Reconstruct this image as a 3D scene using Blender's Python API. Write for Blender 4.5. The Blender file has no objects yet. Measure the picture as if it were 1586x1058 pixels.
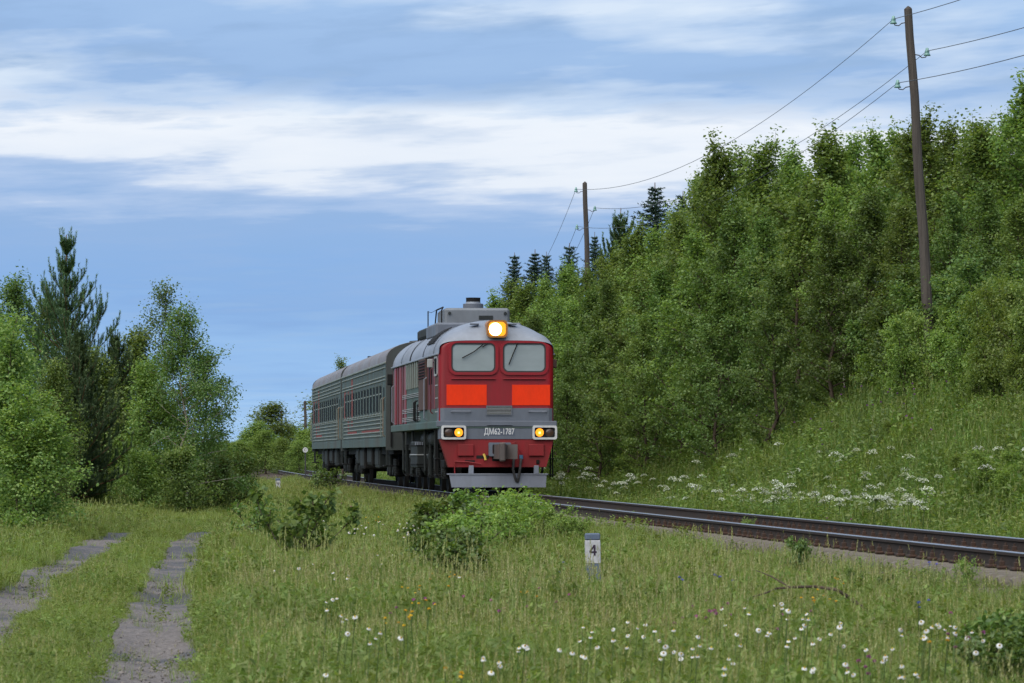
import bpy, math, random
import numpy as np
from mathutils import Vector, Matrix

# ------------------------------------------------------------------ camera, world, sun, exposure
FP, HOR, CX = 6075.0, 704.0, 793.0          # focal length in photo pixels, horizon row, centre column
ZC = 0.972                                  # camera height over the rail head (rail head = 0)
scene = bpy.context.scene
COL = scene.collection
cam_d = bpy.data.cameras.new('camera'); cam = bpy.data.objects.new('camera', cam_d); COL.objects.link(cam)
cam.location = (0, 0, ZC); cam.rotation_euler = (math.radians(90), 0, 0)
cam_d.sensor_width = 36.0; cam_d.lens = 36.0 * FP / 1586.0
cam_d.shift_y = (HOR - 529.0) / 1586.0
cam_d.clip_start = 0.5; cam_d.clip_end = 9000
cam_d.dof.use_dof = True; cam_d.dof.focus_distance = 95.0; cam_d.dof.aperture_fstop = 13.0
scene.camera = cam
scene.render.resolution_x, scene.render.resolution_y = 1024, 683
scene.view_settings.view_transform = 'Standard'; scene.view_settings.look = 'None'
EXPO = 1.8
scene.view_settings.exposure = EXPO; scene.view_settings.gamma = 1.0
scene.view_settings.use_curve_mapping = False
scene.cycles.max_bounces = 6; scene.cycles.diffuse_bounces = 4; scene.cycles.transmission_bounces = 3
scene.cycles.transparent_max_bounces = 4; scene.cycles.glossy_bounces = 2
scene.cycles.caustics_reflective = False; scene.cycles.caustics_refractive = False

SUN_EL, SUN_AZ = math.radians(54), math.radians(215)      # azimuth clockwise from +Y: behind the camera, to its left
world = bpy.data.worlds.new('World'); scene.world = world; world.use_nodes = True
def build_world():
    nt = world.node_tree; N = nt.nodes; L = nt.links
    for n in list(N): N.remove(n)
    def new(t, **k):
        n = N.new(t)
        for a, v in k.items(): setattr(n, a, v)
        return n
    def m(op, a, b=None, c=None):
        n = new('ShaderNodeMath', operation=op)
        for i, v in enumerate((a, b, c)):
            if v is None: continue
            if isinstance(v, (int, float)): n.inputs[i].default_value = v
            else: L.new(v, n.inputs[i])
        return n.outputs[0]
    def noise(vec, scale, detail, rough=.55):
        n = new('ShaderNodeTexNoise'); n.inputs['Scale'].default_value = scale
        n.inputs['Detail'].default_value = detail; n.inputs['Roughness'].default_value = rough
        L.new(vec, n.inputs['Vector']); return n.outputs['Fac']
    def ramp(fac, stops):
        n = new('ShaderNodeValToRGB'); cr = n.color_ramp
        while len(cr.elements) < len(stops): cr.elements.new(.5)
        for e, (p, c) in zip(cr.elements, stops):
            e.position = p; e.color = (*c, 1) if not isinstance(c, (int, float)) else (c, c, c, 1)
        L.new(fac, n.inputs[0]); return n.outputs[0]
    def mix(f, a, b):
        n = new('ShaderNodeMix', data_type='RGBA'); L.new(f, n.inputs[0])
        for i, v in ((6, a), (7, b)):
            if isinstance(v, tuple): n.inputs[i].default_value = (*v, 1)
            else: L.new(v, n.inputs[i])
        return n.outputs[2]
    tc = new('ShaderNodeTexCoord'); sp = new('ShaderNodeSeparateXYZ'); L.new(tc.outputs['Generated'], sp.inputs[0])
    z0 = m('MAXIMUM', sp.outputs[2], 0.0); zz = m('ADD', z0, 0.035)
    cb = new('ShaderNodeCombineXYZ')
    L.new(m('MULTIPLY', m('DIVIDE', sp.outputs[0], zz), 1.25), cb.inputs[0]); L.new(m('ADD', m('DIVIDE', sp.outputs[1], zz), m('MULTIPLY', sp.outputs[0], 3.0)), cb.inputs[1])
    P = cb.outputs[0]
    warp = noise(P, .5, 3, .5)
    fine = noise(P, 2.1, 6, .55)
    e = m('ADD', z0, m('MULTIPLY', m('SUBTRACT', warp, .5), .034))
    e = m('ADD', e, m('MULTIPLY', m('SUBTRACT', fine, .5), .030))
    e = m('ADD', e, m('MULTIPLY', sp.outputs[0], .035))
    em = m('MULTIPLY', e, 1 / .16)
    base = ramp(em, [(0, (.37, .61, .93)), (.10, (.245, .48, .86)), (.25, (.175, .375, .76)), (.35, (.225, .395, .73)),
                     (.405, (.40, .53, .80)), (.45, (.78, .83, .94)), (.52, (.86, .89, .965)), (.555, (.48, .61, .84)), (.60, (.265, .425, .73)),
                     (.74, (.34, .51, .80)), (1.0, (.41, .58, .85))])
    hi = m('SMOOTHSTEP', z0, .078, .10) if False else ramp(m('MULTIPLY', z0, 5.0), [(.40, 0.0), (.47, 1.0)])
    streak = noise(P, 1.15, 5, .54)
    st = ramp(streak, [(.48, 0.0), (.68, .9)])
    c1 = mix(m('MULTIPLY', st, hi), base, (.72, .81, .94))
    dk = ramp(fine, [(.34, .85), (.49, 0.0)])
    c2 = mix(m('MULTIPLY', dk, m('ADD', m('MULTIPLY', hi, .7), .25)), c1, (.25, .40, .67))
    bgc = new('ShaderNodeBackground'); L.new(c2, bgc.inputs[0]); bgc.inputs[1].default_value = 2 ** -EXPO
    sky = new('ShaderNodeTexSky'); sky.sky_type = 'NISHITA'; sky.sun_disc = False
    sky.sun_elevation = SUN_EL; sky.sun_rotation = SUN_AZ; sky.air_density = 1.0; sky.dust_density = 1.0
    bgs = new('ShaderNodeBackground'); L.new(sky.outputs[0], bgs.inputs[0]); bgs.inputs[1].default_value = .06
    ms = new('ShaderNodeMixShader'); ms.inputs[0].default_value = .9
    L.new(bgs.outputs[0], ms.inputs[1]); L.new(bgc.outputs[0], ms.inputs[2])
    out = new('ShaderNodeOutputWorld'); L.new(ms.outputs[0], out.inputs[0])
build_world()
sun_d = bpy.data.lights.new('sun', 'SUN'); sun = bpy.data.objects.new('sun', sun_d); COL.objects.link(sun)
sun_d.energy = 1.5; sun_d.angle = math.radians(85); sun_d.color = (1.0, .92, .80)
_sd = Vector((math.sin(SUN_AZ) * math.cos(SUN_EL), math.cos(SUN_AZ) * math.cos(SUN_EL), math.sin(SUN_EL)))
sun.rotation_euler = (-_sd).to_track_quat('-Z', 'Y').to_euler()

# ------------------------------------------------------------------ helpers
rng = np.random.default_rng(7); random.seed(7)
class MB:
    def __init__(s): s.v = []; s.f = []
    def add(s, vs, fs):
        o = len(s.v); s.v += [tuple(map(float, v)) for v in vs]; s.f += [tuple(o + i for i in f) for f in fs]; return s
    def box(s, x0, x1, y0, y1, z0, z1):
        return s.add([(x0,y0,z0),(x1,y0,z0),(x1,y1,z0),(x0,y1,z0),(x0,y0,z1),(x1,y0,z1),(x1,y1,z1),(x0,y1,z1)],
                     [(0,3,2,1),(4,5,6,7),(0,1,5,4),(1,2,6,5),(2,3,7,6),(3,0,4,7)])
    def cbox(s, x0, x1, y0, y1, z0, z1, b=.02):       # box with chamfered edges
        vs = []; fs = []
        xs, ys, zs = (x0, x1), (y0, y1), (z0, z1)
        for i in (0,1):
            for j in (0,1):
                for k in (0,1):
                    sx, sy, sz = (b if i==0 else -b), (b if j==0 else -b), (b if k==0 else -b)
                    vs += [(xs[i], ys[j]+sy, zs[k]+sz), (xs[i]+sx, ys[j], zs[k]+sz), (xs[i]+sx, ys[j]+sy, zs[k])]
        q = lambda i,j,k,a: ((i*2+j)*2+k)*3+a
        for i in (0,1): f = [q(i,0,0,0), q(i,1,0,0), q(i,1,1,0), q(i,0,1,0)]; fs.append(f if i else f[::-1])
        for j in (0,1): f = [q(0,j,0,1), q(0,j,1,1), q(1,j,1,1), q(1,j,0,1)]; fs.append(f if j else f[::-1])
        for k in (0,1): f = [q(0,0,k,2), q(1,0,k,2), q(1,1,k,2), q(0,1,k,2)]; fs.append(f if k else f[::-1])
        for i in (0,1):
            for j in (0,1):
                fs.append([q(i,j,0,0), q(i,j,0,1), q(i,j,1,1), q(i,j,1,0)]); fs.append([q(i,0,j,0), q(i,0,j,2), q(i,1,j,2), q(i,1,j,0)]); fs.append([q(0,i,j,1), q(0,i,j,2), q(1,i,j,2), q(1,i,j,1)])
                for k in (0,1): fs.append([q(i,j,k,0), q(i,j,k,1), q(i,j,k,2)])
        return s.add(vs, fs)
    def tube(s, pts, rad, n=6, cap=True):
        pts = [Vector(p) for p in pts]; m = len(pts)
        if isinstance(rad, (int, float)): rad = [rad] * m
        vs = []; fs = []
        prev = None
        for i, p in enumerate(pts):
            d = (pts[min(i+1, m-1)] - pts[max(i-1, 0)]).normalized()
            if prev is None:
                a = Vector((0,0,1)) if abs(d.z) < .9 else Vector((1,0,0))
                u = d.cross(a).normalized()
            else:
                u = (prev - d * prev.dot(d)).normalized()
            prev = u; w = d.cross(u)
            for k in range(n):
                t = 2*math.pi*k/n
                vs.append(p + (u*math.cos(t) + w*math.sin(t)) * rad[i])
        for i in range(m-1):
            for k in range(n): fs.append((i*n+k, i*n+(k+1)%n, (i+1)*n+(k+1)%n, (i+1)*n+k))
        if cap: fs.append(tuple(range(n))[::-1]); fs.append(tuple((m-1)*n+k for k in range(n)))
        return s.add(vs, fs)
    def cyl(s, p0, p1, r, n=16): return s.tube([p0, p1], r, n)
    def prism(s, poly, lo, hi, axis='y'):             # poly: 2d points; extruded along axis
        n = len(poly)
        mk = {'y': lambda p, t: (p[0], t, p[1]), 'x': lambda p, t: (t, p[0], p[1]), 'z': lambda p, t: (p[0], p[1], t)}[axis]
        return s.add([mk(p, lo) for p in poly] + [mk(p, hi) for p in poly],
                     [tuple(range(n))[::-1], tuple(range(n, 2*n))] + [(i, (i+1) % n, n+(i+1) % n, n+i) for i in range(n)])
    def ring(s, outer, inner, lo, hi, axis='y'):      # frame between two equal-length outlines
        n = len(outer)
        mk = {'y': lambda p, t: (p[0], t, p[1]), 'x': lambda p, t: (t, p[0], p[1])}[axis]
        vs = [mk(p, lo) for p in outer] + [mk(p, lo) for p in inner] + [mk(p, hi) for p in outer] + [mk(p, hi) for p in inner]
        fs = []
        for i in range(n):
            j = (i+1) % n
            fs += [(i, j, n+j, n+i), (2*n+i, 3*n+i, 3*n+j, 2*n+j), (i, 2*n+i, 2*n+j, j), (n+i, n+j, 3*n+j, 3*n+i)]
        return s.add(vs, fs)
    def lathe(s, prof, n=16, o=(0,0,0)):
        vs = []; fs = []
        for r, z in prof:
            for k in range(n): t = 2*math.pi*k/n; vs.append((o[0]+r*math.cos(t), o[1]+r*math.sin(t), o[2]+z))
        for i in range(len(prof)-1):
            for k in range(n): fs.append((i*n+k, i*n+(k+1)%n, (i+1)*n+(k+1)%n, (i+1)*n+k))
        return s.add(vs, fs)
    def mesh(s, name, smooth=False):
        me = bpy.data.meshes.new(name); me.from_pydata(s.v, [], s.f); me.update()
        if smooth: me.polygons.foreach_set('use_smooth', [True]*len(me.polygons))
        return me
def link(name, data, mat=None, parent=None):
    o = bpy.data.objects.new(name, data); COL.objects.link(o)
    if mat is not None and not data.materials: data.materials.append(mat)
    if parent is not None: o.parent = parent
    return o
def part(name, mb, mat, parent=None, smooth=False): return link(name, mb.mesh(name, smooth), mat, parent)
def tag(o, label=None, cat=None, group=None, kind=None):
    if label: o['label'] = label
    if cat: o['category'] = cat
    if group: o['group'] = group
    if kind: o['kind'] = kind
    return o
def empty(name, loc, label, cat, group=None, rz=0.0):
    o = bpy.data.objects.new(name, None); COL.objects.link(o); o.location = loc; o.rotation_euler = (0, 0, rz)
    o.empty_display_size = .2
    return tag(o, label, cat, group)
def copy_tree(o, loc=None, rot=None, scl=None, label=None, parent=None):
    c = o.copy(); COL.objects.link(c); c.parent = parent
    if loc is not None: c.location = loc
    if rot is not None: c.rotation_euler = rot
    if scl is not None: c.scale = scl
    if label: c['label'] = label
    for ch in o.children: copy_tree(ch, parent=c)
    return c
def np_mesh(name, verts, groups, attr=None, smooth=False):
    """verts (N,3); groups: list of (M,k) index arrays; attr: per-vertex float 'tint'"""
    me = bpy.data.meshes.new(name)
    verts = np.asarray(verts, dtype=np.float32); me.vertices.add(len(verts)); me.vertices.foreach_set('co', verts.ravel())
    loops = np.concatenate([g.ravel() for g in groups]).astype(np.int32)
    tot = np.concatenate([np.full(len(g), g.shape[1]) for g in groups]).astype(np.int32)
    st = np.concatenate([[0], np.cumsum(tot)[:-1]]).astype(np.int32)
    me.loops.add(len(loops)); me.loops.foreach_set('vertex_index', loops)
    me.polygons.add(len(tot)); me.polygons.foreach_set('loop_start', st); me.polygons.foreach_set('loop_total', tot)
    if smooth: me.polygons.foreach_set('use_smooth', np.ones(len(tot), dtype=bool))
    if attr is not None:
        a = me.attributes.new('tint', 'FLOAT', 'POINT'); a.data.foreach_set('value', np.asarray(attr, dtype=np.float32))
    me.update(calc_edges=True); return me

# ------------------------------------------------------------------ materials
def mat_new(name):
    m = bpy.data.materials.new(name); m.use_nodes = True; nt = m.node_tree
    for n in list(nt.nodes): nt.nodes.remove(n)
    out = nt.nodes.new('ShaderNodeOutputMaterial'); return m, nt, nt.nodes, nt.links, out
def n_ramp(N, L, fac, stops):
    n = N.new('ShaderNodeValToRGB'); cr = n.color_ramp
    while len(cr.elements) < len(stops): cr.elements.new(.5)
    for e, (p, c) in zip(cr.elements, stops): e.position = p; e.color = (*c, 1) if isinstance(c, tuple) else (c, c, c, 1)
    if fac is not None: L.new(fac, n.inputs[0])
    return n.outputs[0]
def n_noise(N, L, scale, detail=4, rough=.55, coord='Object', stretch=None):
    n = N.new('ShaderNodeTexNoise'); n.inputs['Scale'].default_value = scale; n.inputs['Detail'].default_value = detail; n.inputs['Roughness'].default_value = rough
    if coord == 'World':
        g = N.new('ShaderNodeNewGeometry'); src = g.outputs['Position']
    else:
        t = N.new('ShaderNodeTexCoord'); src = t.outputs[coord]
    if stretch:
        mp = N.new('ShaderNodeMapping'); mp.inputs['Scale'].default_value = stretch; L.new(src, mp.inputs[0]); src = mp.outputs[0]
    L.new(src, n.inputs['Vector']); return n.outputs['Fac']
def n_mix(N, L, f, a, b, mode='MIX'):
    n = N.new('ShaderNodeMix'); n.data_type = 'RGBA'; n.blend_type = mode
    for i, v in ((0, f), (6, a), (7, b)):
        if isinstance(v, (int, float)): n.inputs[i].default_value = v
        elif isinstance(v, tuple): n.inputs[i].default_value = (*v, 1)
        else: L.new(v, n.inputs[i])
    return n.outputs[2]
def paint(name, col, rough=.4, dirt=(.05, .045, .04), amount=.35, scale=1.2, metallic=0.0, stretch=(1, 1, .35), spec=.5, bump=0.0):
    m, nt, N, L, out = mat_new(name); b = N.new('ShaderNodeBsdfPrincipled')
    f = n_noise(N, L, scale, 7, .65, 'Object', stretch)
    fac = n_ramp(N, L, f, [(.42, 0.0), (.78, amount)])
    f2 = n_noise(N, L, scale * 9, 3, .6, 'Object', stretch)
    c = n_mix(N, L, fac, col, dirt)
    c = n_mix(N, L, n_ramp(N, L, f2, [(.35, .18), (.65, 0.0)]), c, tuple(v * .6 for v in col))
    L.new(c, b.inputs['Base Color']); b.inputs['Metallic'].default_value = metallic
    b.inputs['Specular IOR Level'].default_value = spec
    r = n_ramp(N, L, f, [(.3, rough), (.8, min(1, rough + .25))]); L.new(r, b.inputs['Roughness'])
    if bump:
        bp = N.new('ShaderNodeBump'); bp.inputs['Strength'].default_value = bump; bp.inputs['Distance'].default_value = .02
        L.new(f2, bp.inputs['Height']); L.new(bp.outputs[0], b.inputs['Normal'])
    L.new(b.outputs[0], out.inputs[0]); return m
def emit(name, col, strength):
    m, nt, N, L, out = mat_new(name); e = N.new('ShaderNodeEmission'); e.inputs[0].default_value = (*col, 1); e.inputs[1].default_value = strength
    L.new(e.outputs[0], out.inputs[0]); return m
def leafy(name, stops, patch=None, trans=.35, gloss=.06, patch_scale=.35):
    """foliage: per-leaf tint + a slow colour drift over the place; diffuse, translucent and a faint waxy sheen"""
    m, nt, N, L, out = mat_new(name)
    a = N.new('ShaderNodeAttribute'); a.attribute_name = 'tint'
    c = n_ramp(N, L, a.outputs['Fac'], stops)
    if patch:
        f = n_noise(N, L, patch_scale, 3, .55, 'World')
        c = n_mix(N, L, n_ramp(N, L, f, [(.40, 0.0), (.66, .75)]), c, n_mix(N, L, 1.0, c, patch, 'MULTIPLY'))
    oi = N.new('ShaderNodeObjectInfo')
    hsv = N.new('ShaderNodeHueSaturation'); L.new(c, hsv.inputs['Color'])
    v = N.new('ShaderNodeMapRange'); v.inputs['To Min'].default_value = .74; v.inputs['To Max'].default_value = 1.28; L.new(oi.outputs['Random'], v.inputs[0]); L.new(v.outputs[0], hsv.inputs['Value'])
    h = N.new('ShaderNodeMapRange'); h.inputs['To Min'].default_value = .488; h.inputs['To Max'].default_value = .512; L.new(oi.outputs['Random'], h.inputs[0]); L.new(h.outputs[0], hsv.inputs['Hue'])
    c = hsv.outputs[0]
    d = N.new('ShaderNodeBsdfDiffuse'); L.new(c, d.inputs[0])
    t = N.new('ShaderNodeBsdfTranslucent'); L.new(n_mix(N, L, 1.0, c, (1.25, 1.2, .6), 'MULTIPLY'), t.inputs[0])
    ms = N.new('ShaderNodeMixShader'); ms.inputs[0].default_value = trans; L.new(d.outputs[0], ms.inputs[1]); L.new(t.outputs[0], ms.inputs[2])
    g = N.new('ShaderNodeBsdfGlossy'); g.inputs['Roughness'].default_value = .45; g.inputs[0].default_value = (.8, .85, .9, 1)
    m2 = N.new('ShaderNodeMixShader'); m2.inputs[0].default_value = gloss; L.new(ms.outputs[0], m2.inputs[1]); L.new(g.outputs[0], m2.inputs[2])
    L.new(m2.outputs[0], out.inputs[0]); return m
M = {}
M['grass'] = leafy('grass', [(0, (.092, .148, .032)), (.35, (.150, .214, .052)), (.62, (.205, .258, .080)), (.74, (.245, .28, .10)), (.88, (.275, .26, .135)), (1.0, (.23, .18, .12))], (1.12, 1.04, .92), .44, .02)
M['bank_grass'] = leafy('bank_grass', [(0, (.072, .132, .028)), (.4, (.128, .200, .046)), (.65, (.180, .245, .066)), (.8, (.25, .27, .12)), (1, (.21, .17, .10))], (1.2, 1.10, .88), .44, .02)
M['leaf'] = leafy('leaf', [(0, (.068, .128, .028)), (.5, (.138, .212, .050)), (1, (.220, .288, .080))], None, .46, .02)
M['leaf_bright'] = leafy('leaf_bright', [(0, (.090, .155, .030)), (.5, (.158, .240, .050)), (1, (.235, .310, .080))], None, .46, .02)
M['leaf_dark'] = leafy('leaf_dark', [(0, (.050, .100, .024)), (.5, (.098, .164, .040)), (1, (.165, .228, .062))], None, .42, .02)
M['leaf_birch'] = leafy('leaf_birch', [(0, (.046, .092, .023)), (.5, (.084, .142, .034)), (1, (.145, .202, .052))], None, .40, .025)
M['needle_pine'] = leafy('needle_pine', [(0, (.048, .088, .042)), (.5, (.084, .145, .062)), (1, (.14, .20, .09))], None, .2, .02)
M['needle_spruce'] = leafy('needle_spruce', [(0, (.010, .026, .018)), (.5, (.018, .042, .026)), (1, (.032, .06, .034))], None, .08, .03)
M['herb'] = leafy('herb', [(0, (.05, .10, .022)), (.5, (.09, .16, .032)), (1, (.15, .21, .05))], None, .38, .03)
M['bark'] = paint('bark', (.085, .065, .05), .9, (.03, .025, .02), .6, 6, stretch=(1, 1, .3), spec=.1)
M['bark_birch'] = paint('bark_birch', (.30, .27, .22), .85, (.05, .04, .035), .8, 5, stretch=(1, 1, 2.0), spec=.1)
M['bark_pine'] = paint('bark_pine', (.16, .085, .05), .9, (.05, .03, .02), .6, 6, stretch=(1, 1, .4), spec=.1)
M['soil'] = None
M['pole'] = paint('pole', (.078, .068, .060), .9, (.022, .019, .018), .8, 3, stretch=(4, 4, .25), spec=.1, bump=.4)
M['wire'] = paint('wire', (.05, .055, .06), .5, amount=.1)
M['iron'] = paint('iron', (.03, .03, .032), .6, amount=.3)
M['insulator'] = paint('insulator', (.14, .28, .25), .15, amount=.1)
M['rail'] = paint('rail', (.030, .024, .021), .8, (.055, .032, .022), .5, 2.5, spec=.2)
M['rail_head'] = paint('rail_head', (.42, .44, .48), .28, (.2, .18, .17), .3, 3, metallic=.9)
M['clip'] = paint('clip', (.04, .027, .022), .85, (.09, .045, .03), .5, 6, spec=.2)
M['sleeper'] = paint('sleeper', (.155, .140, .120), .9, (.06, .05, .04), .75, 2.2, stretch=(1, 1, 1), spec=.15, bump=.4)
M['stone'] = paint('stone', (.125, .108, .095), .9, (.055, .042, .034), .7, 1.5, stretch=(1, 1, 1), spec=.15)
M['concrete'] = paint('concrete', (.35, .35, .36), .85, (.12, .12, .12), .7, 7, stretch=(1, 1, 1), spec=.2)
M['post_white'] = paint('post_white', (.42, .43, .46), .75, (.13, .12, .12), .8, 12, stretch=(1, 1, .7), spec=.3)
M['post_blue'] = paint('post_blue', (.085, .115, .17), .8, (.2, .2, .2), .4, 8, stretch=(1, 1, .6), spec=.2)
M['letter_white'] = paint('letter_white', (.50, .51, .53), .6, (.4, .4, .4), .2, 3, spec=.2)
M['path_stone'] = paint('path_stone', (.17, .158, .15), .9, (.10, .085, .078), .7, 1.5, stretch=(1, 1, 1), spec=.15)
M['plate_blue'] = paint('plate_blue', (.075, .09, .125), .55, (.05, .05, .06), .4, 3, spec=.3)
M['roof_grey'] = paint('roof_grey', (.135, .15, .17), .55, (.075, .08, .085), .6, 1.2, spec=.3)
M['digit'] = paint('digit', (.022, .012, .03), .8, amount=.1)
# train
M['red'] = paint('red', (.215, .004, .010), .36, (.095, .014, .015), .7, 1.3, stretch=(1.6, 1, .3), spec=.4)
M['red_low'] = paint('red_low', (.19, .008, .012), .5, (.075, .024, .02), .75, 2.0, spec=.3)
M['maroon'] = paint('maroon', (.095, .010, .014), .5, (.05, .015, .015), .5, 1.1, spec=.3)
M['orange'] = paint('orange', (.70, .034, .004), .5, (.50, .03, .008), .6, 2.6, spec=.15)
M['grey'] = paint('grey', (.098, .114, .145), .5, (.058, .06, .068), .5, 1.2, spec=.35)
M['pilot'] = paint('pilot', (.17, .19, .235), .55, (.09, .09, .10), .5, 1.4, spec=.3)
M['silver'] = paint('silver', (.19, .215, .26), .45, (.10, .105, .115), .7, .9, metallic=.15, stretch=(1, .5, 1), spec=.45)
M['green'] = paint('green', (.050, .088, .078), .55, (.085, .056, .045), .55, .8, spec=.3)
M['brown'] = paint('brown', (.075, .042, .034), .6, (.04, .028, .025), .5, 1.1, spec=.3)
M['rib_white'] = paint('rib_white', (.28, .30, .31), .5, (.13, .12, .11), .5, 2)
M['under'] = paint('under', (.007, .008, .009), .75, (.022, .016, .012), .5, 1.5, spec=.2)
M['under_grey'] = paint('under_grey', (.020, .025, .026), .7, (.010, .009, .008), .6, 2, spec=.25)
M['black'] = paint('black', (.012, .012, .013), .8, amount=.1, spec=.2)
M['rubber'] = paint('rubber', (.02, .02, .022), .6, amount=.2)
M['coupler'] = paint('coupler', (.075, .068, .068), .6, (.10, .055, .04), .6, 3, metallic=.2)
M['white_paint'] = paint('white_paint', (.44, .45, .46), .5, (.2, .19, .18), .5, 2.5)
M['hose_yellow'] = paint('hose_yellow', (.40, .27, .03), .5, amount=.2)
M['rail_tan'] = paint('rail_tan', (.16, .115, .075), .6, amount=.3)
M['hose_blue'] = paint('hose_blue', (.04, .12, .22), .5, amount=.2)
M['coach'] = paint('coach', (.046, .070, .063), .55, (.085, .058, .046), .55, .6, stretch=(1, 1.2, .5), spec=.3)
M['coach_red'] = paint('coach_red', (.19, .030, .024), .6, (.075, .06, .05), .5, 1.3, spec=.3)
M['coach_rib'] = paint('coach_rib', (.15, .178, .162), .5, (.085, .065, .055), .5, 1, spec=.35)
M['coach_roof'] = paint('coach_roof', (.145, .155, .18), .6, (.115, .08, .07), .65, .5, stretch=(1, .8, 1), spec=.3)
M['coach_end'] = paint('coach_end', (.045, .054, .054), .6, (.03, .022, .02), .6, 1.2, spec=.3)
def glass_mat(name, col, rough=.06, ior=1.5):
    m, nt, N, L, out = mat_new(name); b = N.new('ShaderNodeBsdfPrincipled')
    f = n_noise(N, L, 1.3, 4, .6, 'Object', (.7, 1, 1.6))
    L.new(n_mix(N, L, f, tuple(v * .7 for v in col), tuple(v * 1.25 for v in col)), b.inputs['Base Color'])
    b.inputs['Roughness'].default_value = rough; b.inputs['IOR'].default_value = ior
    if ior < 1.3: b.inputs['Specular IOR Level'].default_value = .08
    L.new(b.outputs[0], out.inputs[0]); return m
M['windscreen'] = glass_mat('windscreen', (.22, .255, .26))  # opaque pane; the pale reflection is put into its base colour
M['glass_dark'] = glass_mat('glass_dark', (.006, .007, .008), .5, 1.12)
M['lamp_white'] = emit('lamp_white', (1.0, .78, .42), 5.0)
M['lamp_amber'] = emit('lamp_amber', (1.0, .30, .02), .60)
M['lamp_core'] = emit('lamp_core', (1.0, .62, .16), 1.5)
M['lamp_dark'] = glass_mat('lamp_dark', (.06, .035, .025), .15)
M['lamp_rim'] = paint('lamp_rim', (.30, .115, .01), .3, amount=.2)
# flowers
def petal(name, col): return leafy(name, [(0, tuple(v * .85 for v in col)), (1, col)], None, .25, .02)
M['petal_white'] = petal('petal_white', (.55, .57, .58)); M['disc_yellow'] = petal('disc_yellow', (.55, .36, .03))
M['umbel_white'] = petal('umbel_white', (.62, .66, .60)); M['clover'] = petal('clover', (.32, .10, .24)); M['thistle'] = petal('thistle', (.17, .05, .22))
M['bell_blue'] = petal('bell_blue', (.12, .13, .42)); M['yellow'] = petal('yellow', (.68, .38, .02)); M['stem'] = petal('stem', (.08, .13, .035))

# ------------------------------------------------------------------ place: track line, terrain
TA, TB, TC_ = .3586, -.1034, 7.72e-5
def Xc(Y):
    Y = np.minimum(Y, 330.0) if np.ndim(Y) else min(Y, 330.0)
    t = Y - 90.0; return TA + TB * t + TC_ * t * t
def slope(Y): return TB + 2 * TC_ * (min(Y, 330.0) - 90.0)
def tpoint(Y, o, z=0.0):                                   # point at distance o to the right of the centre line
    th = math.atan(slope(Y)); return Vector((Xc(Y) + o * math.cos(th), Y - o * math.sin(th), z))
def sm(a, b, x): t = np.clip((x - a) / (b - a), 0, 1); return t * t * (3 - 2 * t)
def vnoise(x, y, s):                                        # cheap smooth value noise
    x = np.asarray(x, float) / s; y = np.asarray(y, float) / s
    xi = np.floor(x); yi = np.floor(y); fx = x - xi; fy = y - yi; fx = fx*fx*(3-2*fx); fy = fy*fy*(3-2*fy)
    h = lambda a, b: np.modf(np.abs(np.sin(a * 127.1 + b * 311.7) * 43758.5453))[0]
    return (h(xi, yi)*(1-fx)+h(xi+1, yi)*fx)*(1-fy) + (h(xi, yi+1)*(1-fx)+h(xi+1, yi+1)*fx)*fy
ROAD_Y = np.array([0, 15, 25, 45, 66, 85, 100, 140, 220]); ROAD_X = np.array([-1.1, -2.3, -3.12, -4.70, -6.2, -6.9, -7.3, -10.0, -17.0])
def road_x(Y): return np.interp(Y, ROAD_Y, ROAD_X)
HB_Y = np.array([0, 85, 120, 140, 200, 300, 600]); HB = np.array([3.0, 3.0, 2.3, 1.95, 1.4, .8, .5])
def ground(X, Y):
    X = np.asarray(X, float); Y = np.asarray(Y, float)
    o = (X - Xc(Y)) * .994
    n = (vnoise(X, Y, 3.1) - .5) * .12 + (vnoise(X + 40, Y, 1.1) - .5) * .05
    left = -.5 + .12 * sm(75, 105, Y) * sm(-4, -9, o) + n
    bed = -.44
    right = -.60 + n + np.interp(Y, HB_Y, HB) * sm(3.0, 8.6, o) * .97 + np.maximum(0, o - 8.0) * .10 * sm(400, 200, Y)
    out = np.where(o < 0, left, right)
    edge = sm(3.5, 1.9, np.abs(o))
    z = out * (1 - edge) + bed * edge
    rx = X - road_x(Y)
    rut = np.exp(-((np.abs(rx) - .76) / .30) ** 2) * sm(150, 120, Y)
    z = z - rut * (.08 + .055 * np.sin(Y * 1.1) + .025 * np.sin(Y * 2.3 + 1))
    far = sm(320, 700, Y)
    return z * (1 - far) + (-.6) * far
def hit(px, py, h=0.0, y0=14.0, y1=420.0, omin=None):
    """ground position whose point h metres above it is seen at photo pixel (px, py)"""
    ux = (px - CX) / FP; uz = (HOR - py) / FP
    Y = np.arange(y0, y1, .2); zr = ZC + uz * Y; g = ground(ux * Y, Y) + h
    if omin is not None: g = np.where((ux * Y - Xc(Y)) * .994 > omin, g, -99)
    k = np.argmax(g >= zr)
    if not (g >= zr).any(): k = len(Y) - 1
    return Vector((ux * Y[k], Y[k], float(ground(ux * Y[k], Y[k]))))
def at(px, Y): X = (px - CX) / FP * Y; return Vector((X, Y, float(ground(X, Y))))
def ztop(py, Y): return ZC + (HOR - py) / FP * Y

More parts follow.
